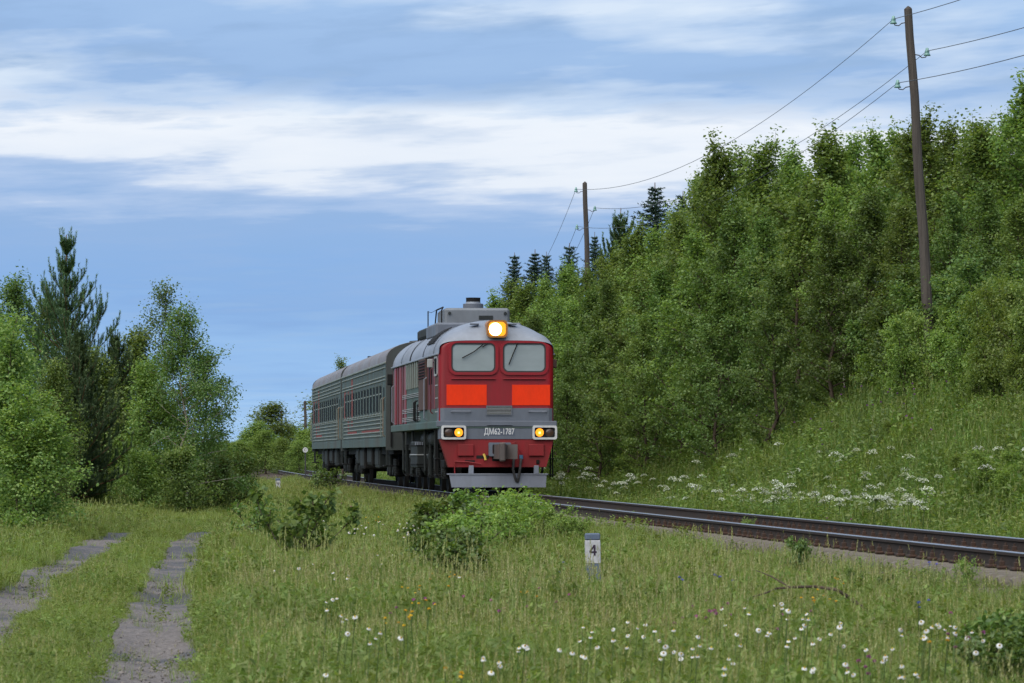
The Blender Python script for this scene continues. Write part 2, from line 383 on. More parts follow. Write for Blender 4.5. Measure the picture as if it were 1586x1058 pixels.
def build_ground():
    ys = np.concatenate([np.arange(2, 110, .35), np.arange(110, 330, 1.6), np.array([340, 360, 400, 460, 540, 650, 800, 1100, 1600, 2500, 4500])])
    us = np.concatenate([np.linspace(-1, -.32, 14, endpoint=False), np.linspace(-.32, .36, 170), np.linspace(.36, 1, 14)[1:]])
    Yg, U = np.meshgrid(ys, us, indexing='ij'); Xg = U * (Yg * .62 + 14)
    Zg = ground(Xg, Yg); V = np.stack([Xg, Yg, Zg], -1).reshape(-1, 3)
    nu = len(us); i = np.arange(len(ys) - 1)[:, None] * nu + np.arange(nu - 1)[None]
    F = np.stack([i, i + 1, i + nu + 1, i + nu], -1).reshape(-1, 4)
    me = np_mesh('meadow_ground', V, [F], smooth=True)
    m, nt, N, L, out = mat_new('soil'); b = N.new('ShaderNodeBsdfPrincipled'); b.inputs['Roughness'].default_value = .95; b.inputs['Specular IOR Level'].default_value = .1
    f1 = n_noise(N, L, .45, 5, .6, 'World'); f2 = n_noise(N, L, 9, 6, .7, 'World')
    c = n_ramp(N, L, f1, [(.35, (.045, .075, .022)), (.6, (.075, .095, .03))])
    c = n_mix(N, L, n_ramp(N, L, f2, [(.4, 0.0), (.7, .7)]), c, (.075, .058, .035))
    L.new(c, b.inputs['Base Color'])
    bp = N.new('ShaderNodeBump'); bp.inputs['Strength'].default_value = .6; bp.inputs['Distance'].default_value = .05; L.new(f2, bp.inputs['Height']); L.new(bp.outputs[0], b.inputs['Normal'])
    L.new(b.outputs[0], out.inputs[0])
    tag(link('meadow_ground', me, m), kind='structure')
build_ground()

def build_road():
    m, nt, N, L, out = mat_new('track_gravel'); b = N.new('ShaderNodeBsdfPrincipled'); b.inputs['Roughness'].default_value = .9; b.inputs['Specular IOR Level'].default_value = .25
    f1 = n_noise(N, L, .75, 4, .6, 'World', (.45, 1, 1)); f2 = n_noise(N, L, 26, 5, .75, 'World'); f3 = n_noise(N, L, 90, 2, .6, 'World')
    c = n_ramp(N, L, f2, [(.3, (.055, .048, .045)), (.5, (.112, .100, .096)), (.72, (.21, .19, .18))])
    c = n_mix(N, L, n_ramp(N, L, f1, [(.45, 0.0), (.58, .8)]), c, (.040, .045, .055))
    c = n_mix(N, L, n_ramp(N, L, f3, [(.58, 0.0), (.72, .35)]), c, (.36, .33, .31))
    L.new(c, b.inputs['Base Color'])
    bp = N.new('ShaderNodeBump'); bp.inputs['Strength'].default_value = .7; bp.inputs['Distance'].default_value = .02; L.new(f2, bp.inputs['Height']); L.new(bp.outputs[0], b.inputs['Normal'])
    L.new(b.outputs[0], out.inputs[0])
    for side in (-1, 1):
        ys = np.arange(12, 140, .12); k = 13
        w = .34 + .07 * (vnoise(ys, 0 * ys + side * 7, 2.3) - .5) * 2 - .05 * sm(40, 62, ys)
        lo = -w - .08 * vnoise(ys, 0 * ys + 3, .8); hi = w + .08 * vnoise(ys, 0 * ys + 9, .7)
        t = np.linspace(0, 1, k)
        Yg = np.repeat(ys[:, None], k, 1); off = lo[:, None] + (hi - lo)[:, None] * t
        Xg = road_x(Yg) + side * .76 + off
        lump = (vnoise(Xg * 3, Yg, .35) - .5) * .025 + (vnoise(Xg, Yg, 1.4) - .5) * .05
        Zg = ground(Xg, Yg) + .012 + (lump + .015) * np.sin(np.pi * t)[None] ** .5
        V = np.stack([Xg, Yg, Zg], -1).reshape(-1, 3); i = np.arange(len(ys) - 1)[:, None] * k + np.arange(k - 1)[None]
        F = np.stack([i, i + 1, i + k + 1, i + k], -1).reshape(-1, 4)
        tag(link('path' if side < 0 else 'path.001', np_mesh('path', V, [F], smooth=True), m), kind='structure')
build_road()

# ------------------------------------------------------------------ railway track
def build_track():
    bed_m, nt, N, L, out = mat_new('ballast'); b = N.new('ShaderNodeBsdfPrincipled'); b.inputs['Roughness'].default_value = .95; b.inputs['Specular IOR Level'].default_value = .15
    f = n_noise(N, L, 14, 6, .75, 'World'); f2 = n_noise(N, L, .8, 4, .6, 'World')
    c = n_ramp(N, L, f, [(.3, (.018, .014, .011)), (.52, (.052, .040, .032)), (.72, (.13, .108, .092))]); c = n_mix(N, L, n_ramp(N, L, f2, [(.45, 0.0), (.65, .5)]), c, (.085, .06, .045))
    L.new(c, b.inputs['Base Color']); bp = N.new('ShaderNodeBump'); bp.inputs['Strength'].default_value = 1; bp.inputs['Distance'].default_value = .04; L.new(f, bp.inputs['Height']); L.new(bp.outputs[0], b.inputs['Normal'])
    L.new(b.outputs[0], out.inputs[0])
    ys = np.arange(4, 330, .4); prof = [(-3.3, -.64), (-2.6, -.50), (-1.9, -.37), (-1.5, -.305), (-1.1, -.265), (0, -.25), (1.1, -.24), (1.5, -.27), (1.9, -.34), (2.6, -.5), (3.3, -.66)]
    V = []
    for Y in ys:
        for o, z in prof:
            p = tpoint(Y, o, z); p.z += (vnoise(p.x * 3, p.y, .5) - .5) * .05 if abs(o) > 1.0 else 0; V.append(p)
    k = len(prof); i = np.arange(len(ys) - 1)[:, None] * k + np.arange(k - 1)[None]
    F = np.stack([i, i + 1, i + k + 1, i + k], -1).reshape(-1, 4)
    tag(link('ballast_bed', np_mesh('ballast_bed', np.array([tuple(v) for v in V]), [F], smooth=True), bed_m), kind='structure')
    root = empty('railway_track', tpoint(60, 0, -.22), 'single railway track with rusty rails on concrete sleepers under the train', 'railway track')
    inv = root.location.copy()
    web = [(-.066, -.18), (.066, -.18), (.066, -.165), (.015, -.145), (.009, -.05), (.035, -.038), (.036, -.008), (-.036, -.008), (-.035, -.038), (-.009, -.05), (-.015, -.145), (-.066, -.165)]
    head = [(-.0355, -.0085), (.0355, -.0085), (.034, -.002), (.022, 0), (-.022, 0), (-.034, -.002)]
    yy = np.concatenate([np.arange(4, 120, 1.0), np.arange(120, 330, 3.0)])
    for s in (-1, 1):
        rail = None
        for nm, pf, mt in (('rail', web, M['rail']), ('running_surface', head, M['rail_head'])):
            V = []; n = len(pf)
            for Y in yy:
                for a, z in pf: V.append(tuple(tpoint(Y, s * .795 + a, z) - inv))
            F = [(i*n+j, i*n+(j+1) % n, (i+1)*n+(j+1) % n, (i+1)*n+j) for i in range(len(yy)-1) for j in range(n)]
            mb = MB().add(V, F); o = part(nm, mb, mt, root if rail is None else rail)
            if rail is None: rail = o
    # concrete sleepers: thick rounded ends, slimmer waist, one mesh for all
    prof = [(-.14, 0), (.14, 0), (.13, .10), (.09, .165), (-.09, .165), (-.13, .10)]
    mb = MB(); st = [(-1.35, .72, .86), (-1.30, 1, 1), (-.55, 1, 1.02), (-.25, .85, .86), (.25, .85, .86), (.55, 1, 1.02), (1.30, 1, 1), (1.35, .72, .86)]
    V = [(x, p[0] * w, p[1] * h) for x, w, h in st for p in prof]; n = 6
    F = [(i*n+j, (i+1)*n+j, (i+1)*n+(j+1) % n, i*n+(j+1) % n) for i in range(len(st)-1) for j in range(n)] + [tuple(range(n)), tuple((len(st)-1)*n+j for j in range(n))[::-1]]
    sl = mb.add(V, F).mesh('sleeper'); sl.materials.append(M['sleeper'])
    cm = MB()
    cm.cbox(-.045, .045, -.06, .06, 0, .035, .01); cm.cbox(-.028, .028, -.026, .026, .03, .085, .008); cm.cyl((0, 0, .07), (0, 0, .115), .014, 6)
    cme = cm.mesh('rail_clip'); cme.materials.append(M['clip'])
    Y = 30.0; cnt = 0
    while cnt < 296 and Y < 178:
        th = math.atan(slope(Y)); o = bpy.data.objects.new('sleeper', sl); COL.objects.link(o); o.parent = root
        p = tpoint(Y, random.uniform(-.02, .02), -.345); o.location = p - inv; o.rotation_euler = (0, 0, -th + random.uniform(-.012, .012))
        if Y < 68:
            for x in (-.90, -.69, .69, .90):
                c = bpy.data.objects.new('rail_clip', cme); COL.objects.link(c); c.parent = o; c.location = (x, 0, .172)
        Y += .545; cnt += 1
build_track()

# ------------------------------------------------------------------ the train
def rrect(x0, x1, z0, z1, r, n=5):
    pts = []
    for cx, cz, a0 in ((x1-r, z1-r, 0), (x0+r, z1-r, 90), (x0+r, z0+r, 180), (x1-r, z0+r, 270)):
        for k in range(n+1): a = math.radians(a0 + 90*k/n); pts.append((cx+r*math.cos(a), cz+r*math.sin(a)))
    return pts
def text_mesh(name, body, size, mat, parent, loc, rot, depth=.004, sx=1.0, offset=0.0):
    cu = bpy.data.curves.new(name, 'FONT'); cu.body = body; cu.size = size; cu.extrude = depth; cu.align_x = 'CENTER'; cu.align_y = 'CENTER'; cu.offset = offset
    t = bpy.data.objects.new(name + '_tmp', cu); COL.objects.link(t); bpy.context.view_layer.update()
    me = bpy.data.meshes.new_from_object(t.evaluated_get(bpy.context.evaluated_depsgraph_get())); bpy.data.objects.remove(t)
    me.materials.clear(); me.materials.append(mat); o = link(name, me, None, parent); o.location = loc; o.rotation_euler = rot; o.scale = (sx, 1, 1); return o
def wheelset(root, y, r=.525, gx=.795):
    for s in (-1, 1):
        mb = MB(); prof = [(.10, -.09), (.14, -.09), (.16, -.04), (r-.09, -.035), (r-.05, -.06), (r, -.065), (r+.002, .045), (r+.028, .055), (r+.028, .07), (r-.06, .07), (r-.09, .03), (.12, .04), (.09, .06)]
        n = 22; V = []; 
        for rr, xx in prof:
            for k in range(n): t = 2*math.pi*k/n; V.append((-s*xx*1.0 + 0, rr*math.cos(t), rr*math.sin(t)))
        F = [(i*n+k, i*n+(k+1) % n, (i+1)*n+(k+1) % n, (i+1)*n+k) for i in range(len(prof)-1) for k in range(n)]
        mb.add(V, F); w = part('wheel', mb, M['under'], root, True); w.location = (s*gx, y, r)
        hb = MB(); hb.cbox(s*.06 - (.0 if s > 0 else .30), s*.06 + (.30 if s > 0 else 0), -.17, .17, -.17, .17, .05); hb.cyl((s*.30, 0, 0), (s*.40, 0, 0), .13, 12)
        part('axle_box', hb, M['under_grey'], w)
    part('axle', MB().cyl((-.8, y, r), (.8, y, r), .085, 10), M['under'], root)
def bogie_frame(root, y0, y1, ys, coil=True, xs=1.12):
    mb = MB()
    for s in (-1, 1):
        mb.cbox(s*xs-.07, s*xs+.07, y0, y1, .62, .84, .03)
        for y in ys:
            for d in (-.32, .32):
                for k in range(5): mb.cyl((s*xs, y+d, .40+.05*k), (s*xs, y+d, .425+.05*k), .10, 10)
            mb.box(s*xs-.05, s*xs+.05, y-.45, y+.45, .36, .40)
    mb.box(-1.1, 1.1, (y0+y1)/2-.25, (y0+y1)/2+.25, .60, .80)
    part('bogie_frame', mb, M['under'], root)
    for s in (-1, 1):
        for y in ys[:-1]:
            d = MB(); d.cyl((s*(xs+.12), y+.62, .45), (s*(xs+.14), y+.50, 1.05), .06, 10); d.cyl((s*(xs+.14), y+.50, 1.0), (s*(xs+.15), y+.46, 1.25), .045, 10)
            part('damper', d, M['under_grey'], root)
            c = MB(); c.cyl((s*(xs+.06), y+.95, .92), (s*(xs+.06), y+1.45, .92), .11, 12); part('brake_cylinder', c, M['under_grey'], root)
            sh = MB(); sh.cbox(s*.80-.05, s*.80+.05, y+.55, y+.63, .30, .68, .015); part('brake_shoe', sh, M['clip'], root)

def build_loco():
    Yf = 97.2; p0 = tpoint(Yf, 0); p1 = tpoint(Yf + 16.3, 0); th = math.atan2(-(p1.x - p0.x), p1.y - p0.y)
    R = empty('locomotive', p0, 'red and grey diesel locomotive with three lit headlights leading the train', 'locomotive', rz=th)
    HW, LEN = 1.43, 16.3
    # roof shell, front dome
    def zt(y): return float(np.interp(y, [0, .06, .15, .3, .55, .9, 1.4, 2.2], [3.80, 3.90, 4.00, 4.11, 4.22, 4.30, 4.345, 4.36]))
    def sec(y, n=28, z0=3.47, hw=HW, add=0.0):
        k = float(np.interp(y, [0, .1, .5, 1.2], [4.6, 3.4, 2.3, 2.0])); out = []
        for i in range(n + 1):
            a = math.pi * i / n; c, s = math.cos(a), math.sin(a)
            out.append(((hw + add) * math.copysign(abs(c) ** (2/k), c), z0 + (zt(y) - z0 + add) * abs(s) ** (2/k)))
        return out
    ys = [0, .03, .06, .1, .15, .22, .3, .42, .55, .72, .9, 1.15, 1.4, 2.2, 6.0, 10.0, 14.0, LEN]
    V = []; n = 29
    for y in ys: V += [(x, y, z) for x, z in sec(y)]
    F = [(i*n+j, i*n+j+1, (i+1)*n+j+1, (i+1)*n+j) for i in range(len(ys)-1) for j in range(n-1)]
    roof = part('roof', MB().add(V, [f[::-1] for f in F]), M['silver'], R, True)
    for y, w in ((1.62, .10), (5.0, .16), (9.4, .30), (12.8, .12)):       # roof joints
        mb = MB(); a = sec(y, add=.012); b = sec(y + w, add=.012); n2 = len(a)
        mb.add([(x, y, z) for x, z in a] + [(x, y+w, z) for x, z in b], [(j, n2+j, n2+j+1, j+1) for j in range(n2-1)])
        part('roof_seam', mb, M['black'], roof)
    mb = MB()
    for s in (-1, 1): mb.cbox(s*(HW+.02)-.035, s*(HW+.02)+.035, .25, LEN-.02, 3.44, 3.49, .01)
    part('rain_gutter', mb, M['silver'], roof)
    # vent grille on the roof shoulder
    vg = part('roof_vent', MB().add([], []), M['black'], roof) if False else None
    mb = MB()
    A0 = math.radians(128); A1 = math.radians(160)
    def rp(a, y, add): return (HW*math.cos(a) + add*math.cos(a), y, 3.47 + .89*math.sin(a) + add*math.sin(a))
    for i in range(8):
        a = A0 + (A1-A0)*i/8; b = a + (A1-A0)/8*.62
        mb.add([rp(a, 2.5, .02), rp(b, 2.5, .02), rp(b, 4.7, .02), rp(a, 4.7, .02), rp(a, 2.5, .05), rp(b, 2.5, .035), rp(b, 4.7, .035), rp(a, 4.7, .05)], [(4,5,6,7), (0,1,5,4), (1,2,6,5), (2,3,7,6), (3,0,4,7)])
    part('roof_vent', mb, M['black'], roof)
    # front wall
    wall = [(x, z) for x, z in sec(0)]; front = [(HW, 1.80)] + [(x, z - .004) for x, z in wall] + [(-HW, 1.80)]
    def chamfer_front():
        # front sheet plus a rounded vertical corner running into the sides
        mb = MB(); r = .14; outl = front
        n = len(outl); steps = 5; V = []
        for k in range(steps + 1):
            a = math.pi/2 * k/steps; ins = r*(1-math.sin(a)); yy = r*(1-math.cos(a))
            # k=0 -> front plane inset r ; k=steps -> side, at depth r
            for x, z in outl:
                sx = (HW - ins)/HW if k < steps else 1.0
                V.append((x*sx, yy, z if z < 1.81 else z))
        F = [(k*n+j, k*n+j+1, (k+1)*n+j+1, (k+1)*n+j) for k in range(steps) for j in range(n-1)]
        F.append(tuple(range(n)))
        return mb.add(V, F)
    fw = part('front_wall', chamfer_front(), M['red'], R)
    # grey lower band on the nose (z 1.80..2.12) slightly proud, wraps the corner
    mb = MB(); pts = [(-HW-.006, .55), (-HW-.006, .13), (-HW+.04, .035), (-HW+.13, -.012), (HW-.13, -.012), (HW-.04, .035), (HW+.006, .13), (HW+.006, .55)]
    V = [(x, y, 1.80) for x, y in pts] + [(x, y, 2.12) for x, y in pts] + [(x*.99, y+.02, 2.125) for x, y in pts]; n = len(pts)
    mb.add(V, [(j, j+1, n+j+1, n+j) for j in range(n-1)] + [(n+j, n+j+1, 2*n+j+1, 2*n+j) for j in range(n-1)])
    part('nose_band', mb, M['grey'], R)
    # orange panels
    for x0, x1 in ((-1.245, -.245), (.385, 1.335)):
        part('reflector_panel', MB().cbox(x0, x1, -.012, .02, 2.19, 2.70, .004), M['orange'], R)
    # windscreens
    for x0, x1 in ((-1.13, -.03), (.155, 1.225)):
        fr = part('window_frame', MB().ring(rrect(x0-.07, x1+.07, 2.94, 3.775, .20), rrect(x0, x1, 3.01, 3.735, .14), -.045, .02), M['red'], R)
        part('rubber_seal', MB().ring(rrect(x0-.004, x1+.004, 3.006, 3.739, .144), rrect(x0+.035, x1-.035, 3.045, 3.70, .11), -.03, .01), M['rubber'], fr)
        part('windscreen', MB().prism(rrect(x0+.03, x1-.03, 3.04, 3.705, .115), -.012, .012), M['windscreen'], fr)
    for pts in ([(-.34, -.055, 3.70), (-.56, -.06, 3.52), (-.86, -.055, 3.36)], [(-.22, -.055, 3.72), (-.36, -.06, 3.63)], [(.52, -.055, 3.74), (.42, -.06, 3.5), (.30, -.055, 3.20)]):
        part('wiper', MB().tube(pts, .014, 5), M['black'], R)
    for x0, x1 in ((-1.13, -.03), (.16, 1.22)):
        part('ledge_bar', MB().cbox(x0, x1, -.05, -.012, 2.835, 2.86, .006), M['red'], R)
    # nose louvre
    lv = part('louvre', MB().ring(rrect(-.26, .385, 1.94, 2.185, .01, 1), rrect(-.24, .365, 1.96, 2.165, .008, 1), -.035, .01), M['grey'], R)
    part('louvre_backing', MB().box(-.24, .365, -.018, -.006, 1.96, 2.165), M['black'], lv)
    for k in range(6): part('slat', MB().box(-.24, .365, -.034, -.016, 1.972+k*.034, 1.984+k*.034), M['rib_white'], lv)
    for x0, x1 in ((-1.13, -.65), (.80, 1.24)):
        part('handrail', MB().tube([(x0, -.012, 2.03), (x0, -.07, 2.04), (x1, -.07, 2.04), (x1, -.012, 2.03)], .014, 6), M['pilot'], R)
    # frame head: grey beam below the body with sill step
    part('sill_beam', MB().cbox(-HW-.06, HW+.06, -.10, LEN-.05, 1.615, 1.80, .015), M['green'], R)
    part('front_sill', MB().cbox(-HW-.062, HW+.062, -.115, .12, 1.66, 1.803, .012), M['grey'], R)
    part('nose_plate', MB().prism([(-HW, 1.355), (HW, 1.355), (HW, 1.66), (-HW, 1.66)], -.09, .45), M['grey'], R)
    part('step_plate', MB().cbox(-.25, .38, -.145, -.10, 1.70, 1.715, .004), M['grey'], R)
    # apron, tapering
    ap = part('apron', MB().prism([(-1.20, .66), (1.23, .66), (1.37, 1.16), (1.42, 1.353), (-1.42, 1.353), (-1.36, 1.16)], -.075, .30), M['red_low'], R)
    for x0, x1 in ((-.98, -.58), (.79, 1.17)):
        part('buffer_box', MB().cbox(x0, x1, -.14, -.07, .935, 1.225, .012), M['red_low'], ap)
    for x0, x1, z0, z1 in ((-.51, -.20, .87, .95), (-.12, .16, .81, .93), (-.80, -.55, .77, .83)):
        part('slot', MB().box(x0, x1, -.082, -.07, z0, z1), M['black'], ap)
    part('coupling_lever', MB().tube([(-1.05, -.12, .72), (-1.05, -.12, .80), (-.75, -.13, .79), (-.4, -.13, .74)], .018, 6), M['red_low'], ap)
    part('hanging_lever', MB().tube([(-1.06, -.12, .80), (-1.05, -.12, .50)], .016, 6), M['red_low'], ap)
    part('bracket', MB().cbox(.98, 1.06, -.11, -.07, .74, .84, .01), M['under'], ap)
    # coupler: square housing plus knuckle head
    cp = part('coupler_housing', MB().ring(rrect(-.21, .34, .93, 1.27, .03, 2), rrect(-.12, .27, .98, 1.22, .03, 2), -.20, -.05), M['grey'], R)
    kn = MB()
    kn.prism([(-.10, -.02), (.16, -.02), (.20, -.40), (.46, -.62), (.44, -.80), (.20, -.62), (.10, -.84), (-.02, -.86), (-.06, -.55)], .86, 1.22, 'z')
    kn.cbox(.0, .14, -.88, -.60, .80, 1.27, .03)
    part('coupler', kn, M['coupler'], R)
    # hoses
    def hose(x, pts, mat, cock):
        h = part('air_hose', MB().tube(pts, .032, 8), M['rubber'], R); part('cock', MB().tube([(x, -.14, .96), (x, -.14, .86)], .05, 8), M[cock], h)
    hose(.42, [(.42, -.13, .88), (.40, -.22, .80), (.38, -.30, .6), (.43, -.30, .40), (.47, -.26, .30)], M['rubber'], 'red_low')
    hose(.60, [(.60, -.13, .90), (.58, -.22, .80), (.55, -.30, .6), (.52, -.30, .40), (.50, -.26, .30)], M['rubber'], 'hose_blue')
    part('uncoupling_chain', MB().tube([(.30, -.15, 1.22), (.45, -.2, 1.28), (.52, -.16, 1.12), (.62, -.15, 1.0)], .012, 5), M['red_low'], R)
    part('yellow_valve', MB().tube([(-.33, -.10, .98), (-.30, -.14, .90), (-.29, -.16, .83)], .03, 6), M['hose_yellow'], R)
    # pilot plough
    pl = part('pilot', MB().add([(-1.14, -.24, .16), (1.20, -.24, .16), (1.22, -.24, .47), (-1.20, -.24, .47), (-1.06, .02, .16), (1.12, .02, .16), (1.12, .02, .48), (-1.1, .02, .48)],
         [(0,1,2,3), (1,5,6,2), (0,3,7,4), (3,2,6,7), (4,7,6,5), (0,4,5,1)]), M['pilot'], R)
    part('pilot_lip', MB().cbox(-1.24, 1.26, -.26, .04, .47, .50, .006), M['pilot'], pl)
    for x in (-.64, .98): part('pilot_bracket', MB().cbox(x-.06, x+.06, -.14, .05, .50, .70, .01), M['pilot'], pl)
    # buffer lights
    for x0, x1, s in ((-1.385, -.77, -1), (1.0-.12, 1.49, 1)):
        h = part('headlight_box', MB().ring(rrect(x0, x1, 1.345, 1.69, .05, 3), rrect(x0+.05, x1-.05, 1.395, 1.64, .04, 3), -.17, -.06), M['white_paint'], R)
        part('box_back', MB().prism(rrect(x0+.05, x1-.05, 1.395, 1.64, .04, 3), -.10, -.07), M['black'], h)
        xm = (x0+x1)/2
        for k in (-1, 1):
            xx = xm + k*.125; lit = (k == -s)
            d = []
            lens = part('lamp_lens', MB().lathe([(.0, .03), (.05, .027), (.09, .015), (.112, 0)], 18), M['lamp_amber'] if lit else M['lamp_dark'], h, True)
            lens.location = (xx, -.105, 1.517); lens.rotation_euler = (math.radians(90), 0, 0)
            if lit:
                c = part('bulb', MB().lathe([(0, .03), (.016, .026), (.027, .012), (.03, 0)], 12), M['lamp_core'], h, True); c.location = (xx - s*.0, -.125, 1.51); c.rotation_euler = (math.radians(90), 0, 0)
            rim = part('lamp_rim', MB().ring(rrect(xx-.115, xx+.115, 1.402, 1.632, .11, 5), rrect(xx-.103, xx+.103, 1.414, 1.62, .10, 5), -.125, -.10), M['black'] if lit else M['under_grey'], h)
    # main headlight on the dome
    ml = part('main_headlight', MB().ring(rrect(-.245, .265, 3.865, 4.30, .11, 5), rrect(-.20, .22, 3.91, 4.255, .10, 5), -.10, .55), M['lamp_rim'], R)
    part('reflector', MB().prism(rrect(-.22, .24, 3.89, 4.275, .10, 5), -.05, -.02), M['lamp_amber'], ml)
    d = part('lamp_lens', MB().lathe([(0, .05), (.075, .045), (.125, .025), (.155, 0)], 22), M['lamp_white'], ml, True); d.location = (-.035, -.055, 4.075); d.rotation_euler = (math.radians(90), 0, 0)
    for x in (-.52, .42): part('roof_step', MB().cbox(x-.10, x+.12, .34, .55, 4.20, 4.235, .01), M['grey'], roof)
    # roof equipment: tall flat cabinet with exhaust stack
    cb = part('roof_cabinet', MB().cbox(-.85, .86, 5.3, 7.6, 4.22, 4.80, .06), M['roof_grey'], R)
    part('cabinet_base', MB().cbox(-1.12, 1.12, 4.8, 8.0, 4.02, 4.40, .05), M['grey'], R)
    part('cabinet_hatch', MB().box(.05, .42, 5.285, 5.30, 4.50, 4.60), M['under_grey'], cb)
    for x in (-.72, .74): part('lifting_lug', MB().cyl((x, 5.25, 4.66), (x, 5.32, 4.66), .04, 8), M['under_grey'], cb)
    part('cabinet_rail', MB().tube([(-.92, 5.4, 4.40), (-.92, 5.4, 4.74), (-.88, 5.4, 4.82), (-.88, 7.5, 4.82), (-.92, 7.5, 4.4)], .02, 6), M['black'], cb)
    st = part('exhaust_stack', MB().lathe([(.27, 0), (.27, .14), (.265, .15)], 24, (0, 6.4, 4.80)), M['grey'], cb)
    part('stack_pipe', MB().lathe([(.265, 0), (.20, .02), (.18, .10), (.17, .10), (.165, 0)], 24, (0, 6.4, 4.94)), M['silver'], st)
    part('stack_cap', MB().lathe([(.19, .0), (.19, .13), (.20, .15), (.16, .15), (.15, .02), (0, .02)], 24, (0, 6.4, 4.96)), M['under'], st)
    part('roof_fan_cover', MB().cbox(-1.02, -.1, 8.6, 12.4, 4.15, 4.42, .05), M['under_grey'], R)
    an = part('antenna', MB().tube([(-.98, 9.1, 4.1), (-.98, 9.1, 4.85)], .018, 6), M['black'], R)
    part('antenna_wire', MB().tube([(-.98, 9.1, 4.84), (-1.0, 7.8, 4.76), (-.9, 6.6, 4.82)], .007, 4), M['black'], an)
    for x, y in ((-.9, 13.6), (-.75, 14.6)): part('roof_rail', MB().tube([(x, y, 4.05), (x, y, 4.4), (x+.1, y+.8, 4.42), (x+.1, y+.8, 4.05)], .02, 6), M['black'], R)
    # side walls with their panels (both sides alike)
    for s in (-1, 1):
        X = s*HW
        def slab(name, y0, y1, z0, z1, mat, proud=0.0, th=.05, parent=R, b=.006):
            a, c = X + s*proud, X - s*th
            return part(name, MB().cbox(min(a, c), max(a, c), y0, y1, z0, z1, b), M[mat], parent)
        w = slab('side_wall', .20, LEN, 1.80, 3.45, 'green', -.012)
        cab = slab('cab_side', .16, 1.55, 2.12, 3.45, 'red', -.004)
        slab('cab_lower', .55, 6.0, 1.801, 2.12, 'green', -.003)
        part('cab_panel', MB().cbox(min(X-s*.03, X+s*.004), max(X-s*.03, X+s*.004), .22, 1.25, 2.13, 2.93, .004), M['brown'], cab)
        wn = part('side_window', MB().ring(rrect(.42, 1.30, 2.93, 3.42, .06, 3), rrect(.48, 1.24, 2.98, 3.37, .05, 3), min(X-s*.02, X+s*.025), max(X-s*.02, X+s*.025), 'x'), M['rib_white'], cab)
        part('pane', MB().prism(rrect(.46, 1.26, 2.96, 3.39, .05, 3), min(X+s*.0, X+s*.008), max(X+s*.0, X+s*.008), 'x'), M['glass_dark'], wn)
        for z in (2.68, 2.36, 2.02): slab('foothold', .35, 1.1, z, z+.03, 'rib_white', .012, .02, cab if z > 2.1 else R, .003)
        dr = slab('door', 1.6, 3.7, 1.81, 3.44, 'maroon', -.006)
        part('door_handle', MB().tube([(X+s*.03, 2.1, 2.3), (X+s*.05, 2.1, 2.3), (X+s*.05, 2.1, 2.5), (X+s*.03, 2.1, 2.5)], .012, 5), M['pilot'], dr)
        part('door_pane', MB().prism(rrect(2.2, 3.2, 2.75, 3.3, .06, 3), min(X-s*.01, X+s*.002), max(X-s*.01, X+s*.002), 'x'), M['glass_dark'], dr)
        part('grab_pole', MB().tube([(X+s*.02, 1.75, 2.0), (X+s*.07, 1.75, 2.05), (X+s*.07, 1.75, 3.1), (X+s*.02, 1.75, 3.15)], .018, 6), M['maroon'], R)
        mi = part('mirror', MB().cbox(min(X+s*.06, X+s*.20), max(X+s*.06, X+s*.20), 1.15, 1.22, 3.15, 3.36, .01), M['rib_white'] if s < 0 else M['brown'], R)
        part('mirror_arm', MB().tube([(X, 1.3, 3.28), (X+s*.15, 1.21, 3.27)], .012, 5), M['black'], mi)
        bp = slab('vent_panel', 3.75, 6.0, 2.12, 3.44, 'brown', .05, .02)
        part('vent_opening', MB().box(min(X+s*.045, X+s*.054), max(X+s*.045, X+s*.054), 3.85, 5.9, 2.92, 3.40), M['black'], bp)
        for k in range(6): part('slat', MB().cbox(min(X+s*.05, X+s*.075), max(X+s*.05, X+s*.075), 3.85, 5.9, 2.95+k*.075, 2.965+k*.075, .003), M['maroon'], bp)
        for k in range(6):
            y = 6.35 + k*.76
            wf = slab('louvre_window', y, y+.42, 2.80, 3.38, 'glass_dark', -.004, .03, R, .003)
            slab('window_post', y+.43, y+.64, 2.74, 3.43, 'coach_rib', .035, .02, wf, .01)
        for z in (2.50, 2.10, 1.87):
            for k in range(3): slab('rib', 5.9 if z < 2.3 else 6.1, 12.4, z+k*.045, z+k*.045+.018, 'rib_white', .014, .02, w, .003)
        for k in range(5): slab('rear_panel', 11.1+k*.95, 11.1+k*.95+.60, 1.82, 3.43, 'red' if k % 2 == 0 else 'maroon', .004+.002*k, .02, R, .003)
        for y in (6.6, 7.1):
            part('ladder_rail', MB().tube([(X+s*.02, y, 1.85), (X+s*.09, y, 1.88), (X+s*.09, y, 2.35), (X+s*.02, y, 2.4)], .022, 6), M['under'], R)
        lg = slab('side_grille', 6.7, 7.0, 1.86, 2.30, 'black', .02, .02)
        for y in (3.6, 15.3): part('step_handrail', MB().tube([(X+s*.02, y, 1.85), (X+s*.09, y, 1.9), (X+s*.09, y, 2.9), (X+s*.02, y, 2.95)], .018, 6), M['pilot'], R)
        # under the sill
        part('air_tank', MB().tube([(s*1.12, 3.2, 1.38), (s*1.12, 3.25, 1.38), (s*1.12, 5.0, 1.38), (s*1.12, 5.05, 1.38)], [.10, .2, .2, .10], 14), M['under_grey'], R, True)
        part('air_tank', MB().tube([(s*1.12, 5.6, 1.38), (s*1.12, 5.65, 1.38), (s*1.12, 7.4, 1.38), (s*1.12, 7.45, 1.38)], [.10, .2, .2, .10], 14), M['under_grey'], R, True)
        bx = part('battery_box', MB().cbox(min(s*.95, s*1.47), max(s*.95, s*1.47), 6.6, 8.9, .62, 1.32, .025), M['under_grey'], R)
